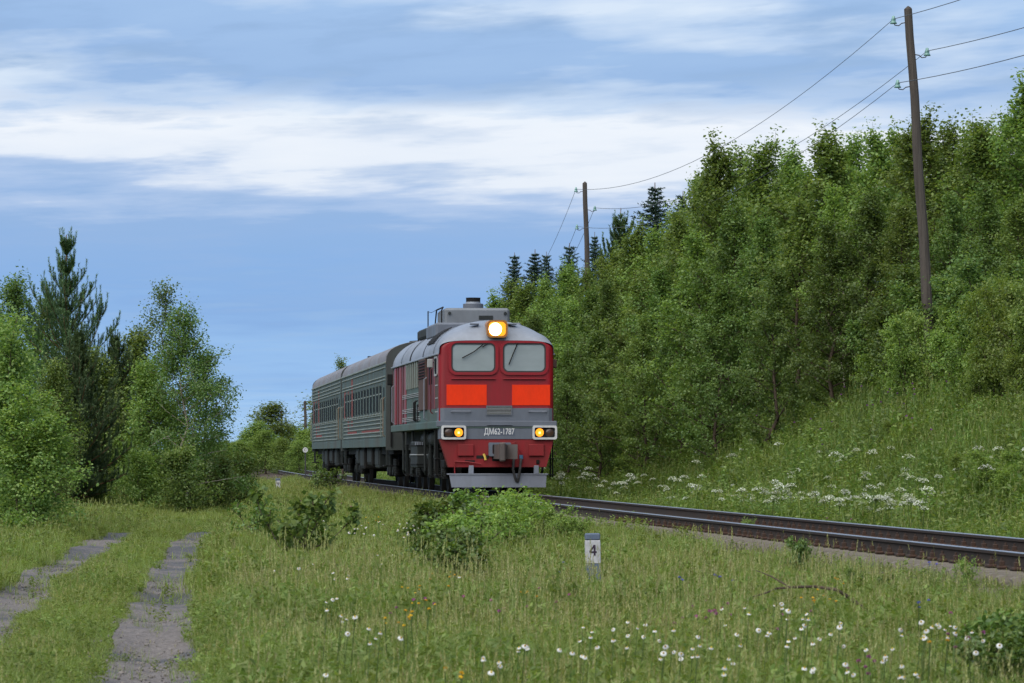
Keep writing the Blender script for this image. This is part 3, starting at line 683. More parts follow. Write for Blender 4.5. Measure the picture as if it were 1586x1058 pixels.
        for z in (.70, .95, 1.2): part('box_strap', MB().cbox(min(s*.94, s*1.49), max(s*.94, s*1.49), 6.58, 8.92, z, z+.03, .005), M['rib_white'] if z == .95 else M['under'], bx)
        for k in range(4): part('box_latch', MB().cbox(s*1.28-.05+k*.06*s-.02, s*1.28-.05+k*.06*s+.02, 6.56, 6.6, 1.22, 1.30, .004), M['pilot'], bx)
        for y in (2.0, 5.3, 9.6, 13.0): part('drop_pipe', MB().tube([(s*1.36, y, 1.62), (s*1.36, y, .55), (s*1.33, y+.1, .45)], .035, 7), M['under_grey'], R)
        part('sand_pipe', MB().tube([(s*1.0, .9, 1.3), (s*1.0, .8, .7), (s*.86, .95, .2)], .03, 6), M['under'], R)
        for z in (.45, .85): part('footstep', MB().cbox(min(s*1.30, s*1.48), max(s*1.30, s*1.48), .35, .95, z, z+.03, .005), M['under'], R)
        part('step_hanger', MB().tube([(s*1.44, .4, 1.6), (s*1.44, .4, .42), (s*1.44, .9, .42), (s*1.44, .9, 1.6)], .02, 5), M['under'], R)
    part('end_wall', MB().prism([(HW, 1.8)] + [(x, z-.004) for x, z in sec(9)] + [(-HW, 1.8)], LEN-.05, LEN), M['maroon'], R)
    part('underframe', MB().box(-1.05, 1.05, .3, LEN-.2, 1.15, 1.62), M['black'], R)
    part('fuel_tank', MB().prism([(-1.2, 1.1), (-1.25, .85), (-1.05, .48), (1.05, .48), (1.25, .85), (1.2, 1.1)], 9.0, 9.9), M['under'], R)
    for ys in ((2.1, 4.2, 6.3), (10.4, 12.5, 14.6)):
        for y in ys: wheelset(R, y)
        bogie_frame(R, ys[0]-.8, ys[2]+.8, ys)
    part('number_plate', MB().cbox(-.33, .45, -.0925, -.085, 1.44, 1.63, .001), M['plate_blue'], R)
    text_mesh('number', 'ДМ62-1787', .215, M['letter_white'], R, (.055, -.0965, 1.535), (math.radians(90), 0, 0), .003, .70, .0032)
    return Yf + 16.3
Yend = build_loco()

def build_coach(Y0, label, nwin, rust):
    p0 = tpoint(Y0, 0); p1 = tpoint(Y0 + 23.6, 0); th = math.atan2(-(p1.x - p0.x), p1.y - p0.y)
    R = empty('passenger_coach', p0, label, 'railway coach', rz=th)
    HW, LEN, ZB, ZG, ZT = 1.53, 23.7, 1.20, 3.68, 4.33
    def sec(n=20, add=0.0, zt=ZT):
        return [((HW+add)*math.copysign(abs(math.cos(math.pi*i/n))**.9, math.cos(math.pi*i/n)), ZG + (zt-ZG+add)*abs(math.sin(math.pi*i/n))**.72) for i in range(n+1)]
    V = []; ys = [0, .06, LEN-1.2, LEN-.5, LEN]; zz = [ZT-.03, ZT, ZT, ZT-.06, ZT-.22]
    for y, z in zip(ys, zz): V += [(x, y, w) for x, w in sec(zt=z)]
    n = 21
    roof = part('roof', MB().add(V, [((i+1)*n+j, (i+1)*n+j+1, i*n+j+1, i*n+j) for i in range(len(ys)-1) for j in range(n-1)]), M['coach_roof'], R, True)
    for y in (4.0, 8.5, 13.0, 17.5):
        part('roof_vent', MB().lathe([(.22, 0), (.22, .10), (.30, .12), (.22, .22), (0, .24)], 12, (0, y, ZT-.01)), M['under_grey'], roof)
    part('roof_ladder_rail', MB().tube([(-.55, .15, 4.15), (-.55, .2, 4.45), (-.45, 1.0, 4.47), (-.2, 1.0, 4.47), (-.2, .2, 4.45), (-.2, .15, 4.25)], .022, 6), M['black'], roof)
    for e, y in ((0, -.02), (1, LEN-.05)):
        ew = part('end_wall', MB().prism([(HW, ZB-.1)] + [(x, z-.01) for x, z in sec()] + [(-HW, ZB-.1)], y, y+.07), M['coach_end'], R)
        yy = y - .12 if e == 0 else y + .19
        part('gangway', MB().ring(rrect(-.62, .62, 1.2, 3.35, .12, 3), rrect(-.42, .42, 1.3, 3.15, .10, 3), min(y, yy)-.12, max(y, yy)), M['rubber'], R)
        part('end_door', MB().prism(rrect(-.42, .42, 1.3, 3.15, .05, 2), y-.01, y+.09), M['coach'], ew)
        part('lamp_panel', MB().cbox(-HW+.04, -HW+.34, y-.03 if e == 0 else y+.02, y+.01 if e == 0 else y+.10, 3.02, 3.32, .01), M['under'], ew)
        part('end_pipe', MB().tube([(-HW+.15, y-.05 if e == 0 else y+.12, ZB), (-HW+.15, y-.05 if e == 0 else y+.12, 3.0)], .03, 6), M['under'], ew)
        part('coupler', MB().cbox(-.2, .2, y-.45 if e == 0 else y, y+.05 if e == 0 else y+.5, .85, 1.2, .05), M['coupler'], R)
        part('buffer_hose', MB().tube([(-.45, y-.05, 1.1), (-.45, y-.2, .8), (-.35, y-.25, .6)], .035, 6), M['rubber'], R)
    for s in (-1, 1):
        X = s*HW
        def slab(name, y0, y1, z0, z1, mat, proud=0.0, th=.04, parent=R, b=.006):
            a, c = X + s*proud, X - s*th
            return part(name, MB().cbox(min(a, c), max(a, c), y0, y1, z0, z1, b), M[mat], parent)
        w = slab('side_wall', .05, LEN-.05, ZB, ZG, 'coach', 0)
        slab('skirt', .05, LEN-.05, ZB-.005, 1.44, 'coach', .012, .03, w)
        for z in (1.50, 1.62, 1.745, 1.87, 1.99, 2.11): slab('rib', 1.5, LEN-1.3, z, z+.045, 'coach_rib', .028, .02, w, .012)
        for z in (3.14, 3.24, 3.50): slab('rib', .3, LEN-.3, z, z+.045, 'coach_rib', .028, .02, w, .012)
        if rust == 0: slab('rib', .3, LEN-.3, 3.37, 3.415, 'coach_rib', .028, .02, w, .012)
        slab('gutter', .02, LEN-.02, ZG-.05, ZG+.01, 'coach_rib', .035, .02, roof, .012)
        step = (LEN-3.4) / nwin
        for k in range(nwin):
            y = 1.9 + k*step
            wf = part('window', MB().ring(rrect(y, y+step*.62, 2.21, 3.06, .08, 3), rrect(y+.035, y+step*.62-.035, 2.24, 3.03, .06, 3), min(X-s*.01, X+s*.012), max(X-s*.01, X+s*.012), 'x'), M['coach'], R)
            part('pane', MB().prism(rrect(y+.05, y+step*.62-.05, 2.26, 3.01, .06, 3), min(X, X+s*.006), max(X, X+s*.006), 'x'), M['glass_dark'], wf)
            part('transom', MB().cbox(min(X+s*.004, X+s*.014), max(X+s*.004, X+s*.014), y+.05, y+step*.62-.05, 2.76, 2.80, .004), M['coach_rib'], wf)
            slab('sill', y-.02, y+step*.62+.02, 2.165, 2.205, 'coach_rib', .04, .01, wf, .008)
        for yd in (.35, LEN-1.25):
            dr = slab('door', yd, yd+.85, 1.25, 3.13, 'coach', -.006 + .016, .03)
            part('door_pane', MB().prism(rrect(yd+.2, yd+.65, 2.25, 2.95, .06, 3), min(X+s*.005, X+s*.014), max(X+s*.005, X+s*.014), 'x'), M['glass_dark'], dr)
            for q in (-.08, .93): part('grab_rail', MB().tube([(X+s*.02, yd+q, 1.5), (X+s*.07, yd+q, 1.55), (X+s*.07, yd+q, 2.6), (X+s*.02, yd+q, 2.65)], .016, 5), M['rail_tan'] if q < 0 and yd < 1 else M['coach_rib'], dr)
            part('footstep', MB().cbox(min(X-s*.25, X+s*.03), max(X-s*.25, X+s*.03), yd+.05, yd+.8, .62, .66, .006), M['under'], dr)
            part('step_hanger', MB().cbox(min(X-s*.10, X-s*.03), max(X-s*.10, X-s*.03), yd+.05, yd+.12, .62, 1.2, .006), M['under_grey'], dr)
        # red panels of the livery, near the far end
        for q, (a, b_, z0, z1) in enumerate(((LEN-2.6, LEN-1.5, 2.14, 3.12), (LEN-4.4, LEN-3.7, 1.62, 3.12), (LEN-6.6, LEN-5.9, 1.88, 3.5), (LEN-9, LEN-4.7, 1.66, 1.74))):
            slab('red_panel', a, b_, z0, z1, 'coach_red', .003 + .002*q, .01, w, .001)
        if rust: slab('red_panel', 3.0, 12.0, 1.66, 1.73, 'coach_red', .004, .01, w, .001)
        for y0, y1, z0 in ((5.6, 7.4, .55), (9.0, 11.4, .62), (13.0, 15.2, .5), (16.2, 17.6, .66)):
            bx = part('equipment_box', MB().cbox(min(s*.75, s*1.38), max(s*.75, s*1.38), y0, y1, z0, 1.2, .04), M['under_grey'] if y0 < 8 or y0 > 15 else M['under'], R)
            part('box_lid', MB().cbox(min(s*1.37, s*1.40), max(s*1.37, s*1.40), y0+.1, y1-.1, z0+.1, 1.1, .01), M['under_grey'], bx)
        part('brace', MB().tube([(s*1.2, 4.4, 1.15), (s*1.15, 5.6, .62)], .05, 7), M['under_grey'], R)
        part('brace', MB().tube([(s*1.2, 19.4, 1.15), (s*1.15, 18.2, .62)], .05, 7), M['under_grey'], R)
        part('air_tank', MB().tube([(s*.6, 7.8, .78), (s*.6, 7.85, .78), (s*.6, 9.3, .78), (s*.6, 9.35, .78)], [.1, .22, .22, .1], 12), M['under_grey'], R, True)
    part('underframe', MB().box(-1.3, 1.3, .2, LEN-.2, .98, ZB+.02), M['black'], R)
    for yb in (3.3, 20.4):
        for y in (yb-1.2, yb+1.2): wheelset(R, y, .475)
        bogie_frame(R, yb-1.8, yb+1.8, (yb-1.2, yb+1.2), xs=1.08)
build_coach(Yend + 1.35, 'grey-green corrugated passenger coach coupled directly behind the red locomotive', 13, 1)
build_coach(Yend + 1.35 + 24.45, 'grey-green corrugated passenger coach at the tail end of the train', 12, 0)

# ------------------------------------------------------------------ poles and wires
def build_poles():
    def pole(Y, px_top, py_top, px_base, r0, r1, label, hooks=True, z_top=None, X=None):
        b = at(px_base, Y) if X is None else Vector((X, Y, float(ground(X, Y))))
        top = Vector(((px_top - CX)/FP*Y, Y, ztop(py_top, Y))) if z_top is None else Vector((b.x - .35, Y, z_top))
        b.z -= .1
        R = empty('utility_pole', b, label, 'utility pole', 'utility poles along the wood')
        d = top - b; n = 14
        pts = [d*(k/n) + Vector((math.sin(k*1.3)*.012, math.cos(k*.9)*.012, 0)) for k in range(n+1)]; pts.append(d + Vector((.02, 0, .05)))
        part('shaft', MB().tube(pts, [r0 + (r1-r0)*k/n for k in range(n+1)] + [r1*.45], 10), M['pole'], R)
        ins = []
        L = d.length
        for s, dz in ((-1, .28), (1, .95), (-1, 1.62)):
            q = d * ((L - dz)/L)
            hk = part('hook', MB().tube([q + Vector((s*r1*.6, 0, .0)), q + Vector((s*.16, 0, -.02)), q + Vector((s*.22, 0, -.07)), q + Vector((s*.30, 0, -.06)), q + Vector((s*.33, 0, .02)), q + Vector((s*.33, 0, .1))], .012, 6), M['iron'], R)
            c = q + Vector((s*.33, 0, .0))
            part('insulator', MB().lathe([(.02, -.03), (.075, -.03), (.06, .01), (.04, .03), (.055, .05), (.035, .09), (.03, .13), (0, .14)], 10, tuple(c)), M['insulator'], hk, True)
            ins.append(b + c + Vector((0, 0, .07)))
        return ins
    p1 = pole(82, 1407, 14, 1447, .125, .085, 'weathered wooden utility pole leaning in front of leafy trees on the bank')
    p2 = pole(141, 906, 284, 917, .125, .085, 'weathered wooden utility pole rising among spruce tops behind the locomotive')
    p0 = pole(30, 0, 0, 0, .125, .09, 'wooden utility pole standing on the bank before the bushes', z_top=9.0, X=12.6)
    p3 = pole(200, 0, 0, 0, .125, .085, 'wooden utility pole hidden in the wood behind the coaches', z_top=8.6, X=-.3)
    p5 = pole(262, 472.5, 622, 474, .12, .09, 'distant bare utility pole beside the last coach')
    p6 = pole(330, 436, 638, 437, .12, .09, 'distant utility pole half hidden by the far birch clump')
    for i in range(3):
        mb = MB(); chain = [p0[i], p1[i], p2[i], p3[i], p5[i], p6[i]]; sags = [.55, 1.0, 1.3, .9, .8]
        for a, b, sg in zip(chain[:-1], chain[1:], sags):
            pts = []
            for k in range(25):
                t = k/24; q = a.lerp(b, t); q.z -= 4*sg*t*(1-t); pts.append(q)
            mb.tube(pts, .0075, 4, False)
        w = part('overhead_wire', mb, M['wire'])
        tag(w, ('top overhead wire hung from the uppermost left insulators of the poles', 'middle overhead wire on the right-hand insulators of the poles', 'lowest overhead wire on the lower left insulators of the poles')[i], 'wire', 'overhead wires')
build_poles()

# ------------------------------------------------------------------ vegetation: generators
def unit(v): return v / np.maximum(np.linalg.norm(v, axis=-1, keepdims=True), 1e-9)
def leaf_quads(C, size, up=.5, seed=0, aspect=.62, droop=0.0, out=None):
    """one folded diamond leaf per centre"""
    r = np.random.default_rng(seed); n = len(C)
    nrm = unit(r.normal(size=(n, 3)) + np.array([0, 0, up]) * 1.6 + (0 if out is None else out * .8))
    a = r.normal(size=(n, 3)) + np.array([0, 0, -droop]); a = unit(a - nrm * np.sum(a * nrm, -1, keepdims=True)); b = np.cross(nrm, a)
    s = (size * r.uniform(.65, 1.3, n))[:, None]
    V = np.stack([C - a * s * .5, C + b * s * aspect * .5 - a * s * .05 + nrm * s * .10, C + a * s * .5, C - b * s * aspect * .5 - a * s * .05 + nrm * s * .10], 1).reshape(-1, 3)
    F = np.arange(n * 4).reshape(n, 4)
    return V, F
class Wood:
    """tapered limbs"""
    def __init__(s): s.mb = MB()
    def limb(s, pts, r0, r1, n=5):
        m = len(pts); s.mb.tube([tuple(p) for p in pts], [r0 + (r1 - r0) * k / (m - 1) for k in range(m)], n)
def broadleaf(h, cr, base, nb, nleaf, leaf, seed, mat, bark, shape=1.0, up=.9, twig=4, clump=.12, stems=1, spread=0.0, top_sparse=0.0, r0=None, droop=.0, low=.55, skew=(0, 0)):
    """trunk(s) with limbs, side twigs and leaves set in clumps along the outer wood; returns (trunk mesh, crown mesh)"""
    r = np.random.default_rng(seed); W = Wood(); cent = []; wts = []
    for st in range(stems):
        az = r.uniform(0, 6.28); lean = np.array([math.cos(az), math.sin(az), 0]) * (spread * r.uniform(.5, 1.1) if stems > 1 else .04 * h * r.uniform(-1, 1))
        hh = h * (r.uniform(.7, 1.0) if stems > 1 else 1.0); m = 9
        tp = np.array([np.array([0, 0, 0]) + lean * (k/m) ** (.8 if stems > 1 else 1.3) + np.array([0, 0, hh * k / m]) + (r.normal(size=3) * np.array([1, 1, 0]) * .012 * h if 0 < k else 0) for k in range(m + 1)])
        rr = (r0 or .011 * h) / (stems ** .5)
        W.limb(tp, rr, .006, 6)
        for i in range(nb // stems):
            t = base + (1 - base) * ((i + r.uniform(0, 1)) / (nb // stems)) ** .9 * .97
            q = (t - base) / (1 - base)
            L = cr * (low + (1 - low) * math.sin(math.pi * min(1, q * 1.05 + .08) ** shape)) * (1.0 - .72 * q ** 2.2) * r.uniform(.62, 1.15)
            if stems > 1: L *= .75
            k = t * m; i0 = min(int(k), m - 1); p = tp[i0] + (tp[i0+1] - tp[i0]) * (k - i0)
            a = i * 2.399 + r.uniform(-.5, .5); el = r.uniform(.15, .55) + .55 * q
            d = np.array([math.cos(a) * math.cos(el), math.sin(a) * math.cos(el), math.sin(el) * up])
            d = d + np.array([skew[0], skew[1], 0]) * (1 - q) * .5
            pts = [p]; dd = d.copy(); ns = 6
            for j in range(ns):
                dd = unit(dd + r.normal(size=3) * .13 + np.array([0, 0, .06 - droop * .25 * j / ns])); pts.append(pts[-1] + dd * L / ns)
            W.limb(pts[::2], max(.008, rr * .42 * (1 - .6 * q)), .004, 4)
            nt = twig + int(L * 1.6)
            if stems == 1 and q > .4:          # leafy whips standing out of the crown
                wl = h * r.uniform(.025, .065); e = pts[-1] + np.array([r.normal() * .12, r.normal() * .12, wl]); W.mb.tube([tuple(pts[-1]), tuple(e)], [.006, .003], 3, False)
                for u in np.linspace(.15, 1, 6): cent.append(pts[-1] + (e - pts[-1]) * u); wts.append(.5)
            tipw = 1.0 - top_sparse * q
            for j in range(2, ns + 1): cent.append(pts[j]); wts.append(.7 * tipw)
            for j in range(nt):
                u = r.uniform(.25, 1.0) * ns; i1 = min(int(u), ns - 1); b0 = pts[i1] + (pts[i1+1] - pts[i1]) * (u - i1)
                d2 = unit(unit(pts[-1] - pts[0]) * .7 + r.normal(size=3) * .75 + np.array([0, 0, .15 - droop])); l2 = L * r.uniform(.16, .36)
                tp2 = b0 + d2 * l2
                if j % 2 == 0: W.mb.tube([tuple(b0), tuple(tp2)], [.006, .003], 3, False)
                for u2 in (.45, .75, 1.0): cent.append(b0 + d2 * l2 * u2); wts.append(tipw)
        for u in np.linspace(.86, 1.0, 6): cent.append(tp[-1] * u + np.array([0, 0, 0])); wts.append(.5 * (1 - top_sparse * .5))
    cent = np.array(cent); wts = np.array(wts); idx = r.choice(len(cent), nleaf, p=wts / wts.sum())
    C = cent[idx] + r.normal(size=(nleaf, 3)) * clump * np.array([1, 1, .8])
    C = C[C[:, 2] > .05 * h * (0 if stems > 1 else 1) + .05]
    out = unit(C - np.array([0, 0, h * .45]))
    V, F = leaf_quads(C, leaf, .45, seed + 1, droop=droop + .4, out=out)
    clt = r.uniform(0, 1, len(cent))
    tint = np.clip(.55 * clt[idx][:len(C)] + .45 * r.uniform(0, 1, len(C)), 0, 1) if len(C) == nleaf else r.uniform(0, 1, len(C))
    me = np_mesh('crown', V, [F], np.repeat(tint, 4)); me.materials.append(M[mat])
    tr = W.mb.mesh('trunk', True); tr.materials.append(M[bark]); return tr, me
def needle_strip(P0, P1, nl, w, per, r):
    """needles standing off twigs P0->P1: thin triangles"""
    n = len(P0); t = r.uniform(0, 1, (n, per)); d = unit(P1 - P0)
    B = P0[:, None] + (P1 - P0)[:, None] * t[..., None]
    q = unit(r.normal(size=(n, per, 3))); q = q - d[:, None] * np.sum(q * d[:, None], -1, keepdims=True); q = unit(q)
    dirn = unit(q * .8 + d[:, None] * .75); T = B + dirn * nl * r.uniform(.7, 1.15, (n, per, 1)); sd = np.cross(dirn, q) + np.cross(dirn, d[:, None]) * .5; sd = unit(sd) * w * .5
    V = np.stack([B - sd, B + sd, T], 2).reshape(-1, 3); F = np.arange(len(V)).reshape(-1, 3)
    return V, F, np.repeat(np.clip(r.uniform(0, 1, (n, per)) * .6 + t * .4, 0, 1).ravel(), 3)
def pine(h, cr, seed, per=46, w=.011, nl=.075, whorl=.36, mat='needle_pine'):
    r = np.random.default_rng(seed); W = Wood(); P0 = []; P1 = []
    tp = [np.array([math.sin(k*.7+seed) * .02 * h * .15, math.cos(k*.9) * .02 * h * .15, h * k / 10]) for k in range(11)]
    W.limb(tp, .014 * h, .012, 7); z = .10 * h
    def trunk_at(z): k = min(z / h * 10, 9.999); i = int(k); return tp[i] + (tp[i+1] - tp[i]) * (k - i)
    P0.append(trunk_at(h * .90)); P1.append(tp[-1])
    for q in range(5): a = q * 1.26; b = trunk_at(h * .95); P0.append(b); P1.append(b + np.array([math.cos(a) * .09, math.sin(a) * .09, .20 + .05 * r.uniform()]))
    while z < h * .95:
        q = z / h; dd_ = h - z; L = min(.12 + .52 * dd_, cr * (1.15 - .3 * (1 - q))) * r.uniform(.8, 1.1); nb = 6
        for i in range(nb):
            a = i * 2 * math.pi / nb + r.uniform(-.3, .3) + z * 3; el = .12 + .95 * q ** 1.7; Lb = L * r.uniform(.7, 1.12); p = trunk_at(z); d = np.array([math.cos(a) * math.cos(el), math.sin(a) * math.cos(el), math.sin(el)])
            pts = [p]; ns = max(3, int(Lb / .28)); seg = Lb / ns
            for j in range(ns): d = unit(d + np.array([0, 0, .10 + .10 * q]) + r.normal(size=3) * .05); pts.append(pts[-1] + d * seg)
            W.limb(pts, .022 * (1.1 - q) + .006, .006, 4)
            for j in range(1, ns + 1):
                if j > ns * .12: P0.append(pts[j-1]); P1.append(pts[j])
                if j > ns * .15:
                    for sgn in (-1, 1):
                        sd = np.array([-d[1], d[0], 0]) * sgn; l2 = seg * r.uniform(.7, 1.3) * (1.25 - .5 * j / ns); e = pts[j-1] + (unit(d) * .75 + sd * .8 + np.array([0, 0, .28])) * l2 * .8
                        P0.append(pts[j-1]); P1.append(e)
                        up = e + np.array([0, 0, .13 + .08 * r.uniform()]) + sd * .03; P0.append(e); P1.append(up)
                        if l2 > .25:
                            e2 = pts[j-1] * .4 + e * .6; P0.append(e2); P1.append(e2 + unit(d) * .2 + np.array([0, 0, .12]) - sd * .05)
            P0.append(pts[-1]); P1.append(pts[-1] + np.array([0, 0, .24 + .1 * r.uniform()]) + d * .06)
        z += (whorl + .04 + .22 * q * q) * h / 7.2
    V, F, t = needle_strip(np.array(P0), np.array(P1), nl, w, per, r)
    me = np_mesh('crown', V, [F], t); me.materials.append(M[mat]); tr = W.mb.mesh('trunk', True); tr.materials.append(M['bark_pine']); return tr, me
def spruce(h, cr, seed, gap=.10):
    r = np.random.default_rng(seed); W = Wood(); W.limb([np.array([0, 0, h * k / 6]) for k in range(7)], .012 * h, .012, 6); P0 = []; P1 = []
    z = .08 * h
    while z < h * .985:
        q = z / h; L = (cr * (1 - q) ** .85 + .10) * r.uniform(.55, 1.15); nb = 7 if q < .9 else 4
        for i in range(nb):
            a = i * 6.283 / nb + r.uniform(-.4, .4) + z * 5; Lb = L * r.uniform(.65, 1.15); d = np.array([math.cos(a), math.sin(a), -.12 + .55 * q]); p = np.array([0, 0, z]); ns = max(2, int(Lb / .22))
            for j in range(ns):
                nx = p + unit(d) * Lb / ns; P0.append(p); P1.append(nx)
                for sg in (-1, 1):
                    sd = np.array([-d[1], d[0], -.35]) * sg; l2 = (.12 + .30 * (1 - j / ns)) * min(1, Lb); P0.append(p); P1.append(p + (sd * .8 + unit(d) * .55 - np.array([0, 0, .18])) * l2)
                d = d + np.array([0, 0, .10]); p = nx
        z += .21 * (1.2 - .4 * q)
    V, F, t = needle_strip(np.array(P0), np.array(P1), .055 + .004 * h, .035 + .001 * h, 9, r)
    me = np_mesh('crown', V, [F], t); me.materials.append(M['needle_spruce']); tr = W.mb.mesh('trunk', True); tr.materials.append(M['bark']); return tr, me
PROTO_H = {}
def place_tree(name, meshes, loc, scale, rz, label, cat='tree', group=None, names=('trunk', 'crown'), sxy=1.0, tilt=0.0):
    R = empty(name, loc, label, cat, group, rz); R.rotation_euler = (tilt, 0, rz); R.scale = (scale * sxy, scale * sxy, scale)
    for nm, me in zip(names, meshes): link(nm, me, None, R)
    return R

# ------------------------------------------------------------------ wood on the right bank
def where(px):
    for lim, t in ((830, 'just above the locomotive roof'), (895, 'below the small spruce tops'), (945, 'around the smaller utility pole'), (1000, 'below the tall loose pine'), (1065, 'below the two tall spruce tops'), (1140, 'where the skyline climbs beside the spruces'), (1250, 'trainward of the slender young tree'), (1345, 'behind the slender young tree'), (1395, 'between slender young tree and leaning pole'), (1475, 'around the leaning utility pole')):
        if px < lim: return t
    return 'beyond the leaning utility pole'
def build_wood():
    P = [broadleaf(8.0, 2.1, .06, 46, 14500, .105, 11, 'leaf', 'bark', .8), broadleaf(8.0, 1.9, .06, 44, 13500, .10, 12, 'leaf', 'bark', .9, top_sparse=.5),
         broadleaf(8.0, 2.3, .05, 48, 15000, .108, 13, 'leaf', 'bark', .7), broadleaf(8.0, 1.8, .06, 44, 13500, .10, 14, 'leaf', 'bark', .9, top_sparse=.45, droop=.3)]
    B = [broadleaf(3.0, 1.25, .02, 40, 9500, .075, 21, 'leaf_bright', 'bark', .6, stems=4, spread=.9, clump=.12), broadleaf(3.0, 1.2, .03, 36, 9500, .07, 22, 'leaf_bright', 'bark', .6, stems=3, spread=.8, clump=.12),
         broadleaf(3.0, 1.3, .02, 42, 10000, .08, 23, 'leaf_bright', 'bark', .7, stems=5, spread=1.0, clump=.13)]
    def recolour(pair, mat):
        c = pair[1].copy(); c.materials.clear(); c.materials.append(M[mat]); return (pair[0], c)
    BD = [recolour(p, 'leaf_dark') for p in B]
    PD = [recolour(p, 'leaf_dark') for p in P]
    k = 0
    # skyline trees: photo column of the crown, row of its top, distance (from the bank line)
    sky = [(1800, 105, 88), (1745, 112, 94), (1695, 108, 90), (1645, 122, 95), (1770, 150, 99), (1660, 150, 101), (1600, 118, 92), (1560, 158, 97), (1520, 175, 93), (1480, 178, 99), (1435, 172, 95), (1390, 182, 101), (1350, 192, 97), (1310, 198, 103), (1268, 196, 100), (1228, 214, 106), (1190, 205, 103), (1150, 215, 110), (1118, 212, 108),
           (1085, 262, 116), (1052, 316, 114), (1022, 346, 120), (992, 340, 124), (960, 374, 126), (930, 392, 134), (900, 408, 136), (872, 405, 146), (845, 420, 150), (818, 430, 160), (795, 425, 170), (772, 452, 182), (756, 470, 196)]
    lab = ('full leafy tree whose crown forms part of the skyline of the wood', 'tree crowns along the skyline of the wood')
    for px, py, Y in sky:
        b = at(px, Y); h = ztop(py, Y) - b.z; q = k % 4; k += 1
        place_tree('leafy_tree', P[q], b - Vector((0, 0, .15)), h / 8.25, k * 2.1, 'tall leafy skyline tree of the wood, ' + where(px), 'tree', lab[1], sxy=random.uniform(.95, 1.25))
    # second row: in front of the skyline, lower
    for px, py, Y in [(1760, 290, 82), (1700, 300, 84), (1640, 290, 83), (1580, 300, 84), (1530, 270, 88), (1470, 290, 86), (1400, 300, 89), (1345, 290, 90), (1290, 330, 90), (1235, 300, 95), (1180, 320, 97), (1130, 310, 100), (1090, 350, 102), (1060, 395, 104), (1020, 400, 108), (985, 420, 112), (950, 425, 116), (915, 440, 121), (885, 455, 126), (860, 470, 132), (835, 480, 138), (812, 485, 146), (1200, 400, 92), (1110, 430, 97), (1000, 480, 106), (930, 500, 114), (880, 530, 120)]:
        b = at(px, Y); h = ztop(py, Y) - b.z; q = (k * 3 + 1) % 4; k += 1
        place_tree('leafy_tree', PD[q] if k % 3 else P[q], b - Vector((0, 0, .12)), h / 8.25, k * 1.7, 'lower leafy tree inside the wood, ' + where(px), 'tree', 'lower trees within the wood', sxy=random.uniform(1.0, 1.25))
    # row behind, closing the gaps
    for i in range(26):
        px = 790 + i * 33 + random.uniform(-8, 8); Y = float(np.interp(px, [760, 900, 1100, 1600], [196, 150, 122, 106])) + random.uniform(0, 6); py = float(np.interp(px, [760, 800, 900, 1000, 1100, 1270, 1600], [480, 455, 425, 360, 250, 225, 165])) + random.uniform(0, 20)
        b = at(px, Y); h = ztop(py, Y) - b.z; k += 1
        place_tree('leafy_tree', P[k % 4], b - Vector((0, 0, .15)), h / 8.25, k * 1.3, 'tree at the back of the wood, ' + where(px), 'tree', 'back row of the wood', sxy=1.05)
    # young aspen standing forward of the wood
    a = broadleaf(6.4, 1.15, .30, 36, 8500, .085, 31, 'leaf_bright', 'bark_birch', .8, clump=.11, low=.4, r0=.05)
    b = hit(1306, 636, 0.0, 60, omin=3.5); h = ztop(290, b.y) - b.z
    place_tree('young_aspen', a, b, h / 6.5, .4, 'slender young tree with thin pale trunk standing forward of the wood')
    # bushes at the foot of the wood: column, row of top, row of foot
    bl = [(1700, 440, 622, 2), (1650, 450, 622, 0), (1612, 440, 624, 2), (1575, 425, 625, 0), (1545, 430, 630, 2), (1500, 470, 632, 0), (1460, 440, 628, 2), (1415, 480, 632, 0), (1375, 520, 630, 0), (1340, 545, 628, 2), (1270, 520, 640, 1), (1225, 505, 640, 0), (1185, 540, 648, 1), (1150, 520, 648, 0), (1110, 545, 655, 1), (1065, 450, 660, 1), (1030, 560, 664, 1), (990, 575, 674, 1), (950, 590, 680, 0), (912, 600, 690, 1), (880, 610, 700, 1), (1590, 540, 640, 2), (1520, 560, 640, 2), (1435, 570, 640, 1)]
    for px, pt, pf, q in bl:
        b = hit(px, pf, 0, 60, omin=3.5); h = ztop(pt, b.y) - b.z; k += 1
        place_tree('bush', B[q], b, h / 3.0, k * 1.9, 'leafy bush at the foot of the wood, ' + where(px), 'bush', 'bushes at the foot of the wood', ('stems', 'foliage'), sxy=max(.75, min(1.25, 2.2 / max(h, .5))))
    for i in range(40):
        px = 868 + i * 18.5 + random.uniform(-6, 6); pf = float(np.interp(px, [860, 950, 1000, 1150, 1300, 1600], [694, 682, 672, 646, 632, 622])); b = hit(px, pf, 0, 60, omin=3.5); b.y += random.uniform(1.5, 4.5); b.x = (px - CX)/FP*b.y; b.z = float(ground(b.x, b.y)); k += 1
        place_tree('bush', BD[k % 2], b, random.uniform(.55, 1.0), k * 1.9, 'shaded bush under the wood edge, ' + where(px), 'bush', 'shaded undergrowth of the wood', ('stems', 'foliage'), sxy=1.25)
    for i in range(16):
        px = 866 + i * 15 + random.uniform(-5, 5); pf = float(np.interp(px, [860, 950, 1000, 1150], [704, 690, 680, 655])); b = hit(px, pf, 0, 60, omin=3.5); k += 1
        place_tree('bush', B[k % 3] if i % 3 else BD[k % 3], b, random.uniform(.55, .85), k * 1.9, 'dense bush between the locomotive and the wood, ' + where(px), 'bush', 'bushes beside the locomotive', ('stems', 'foliage'), sxy=1.25)
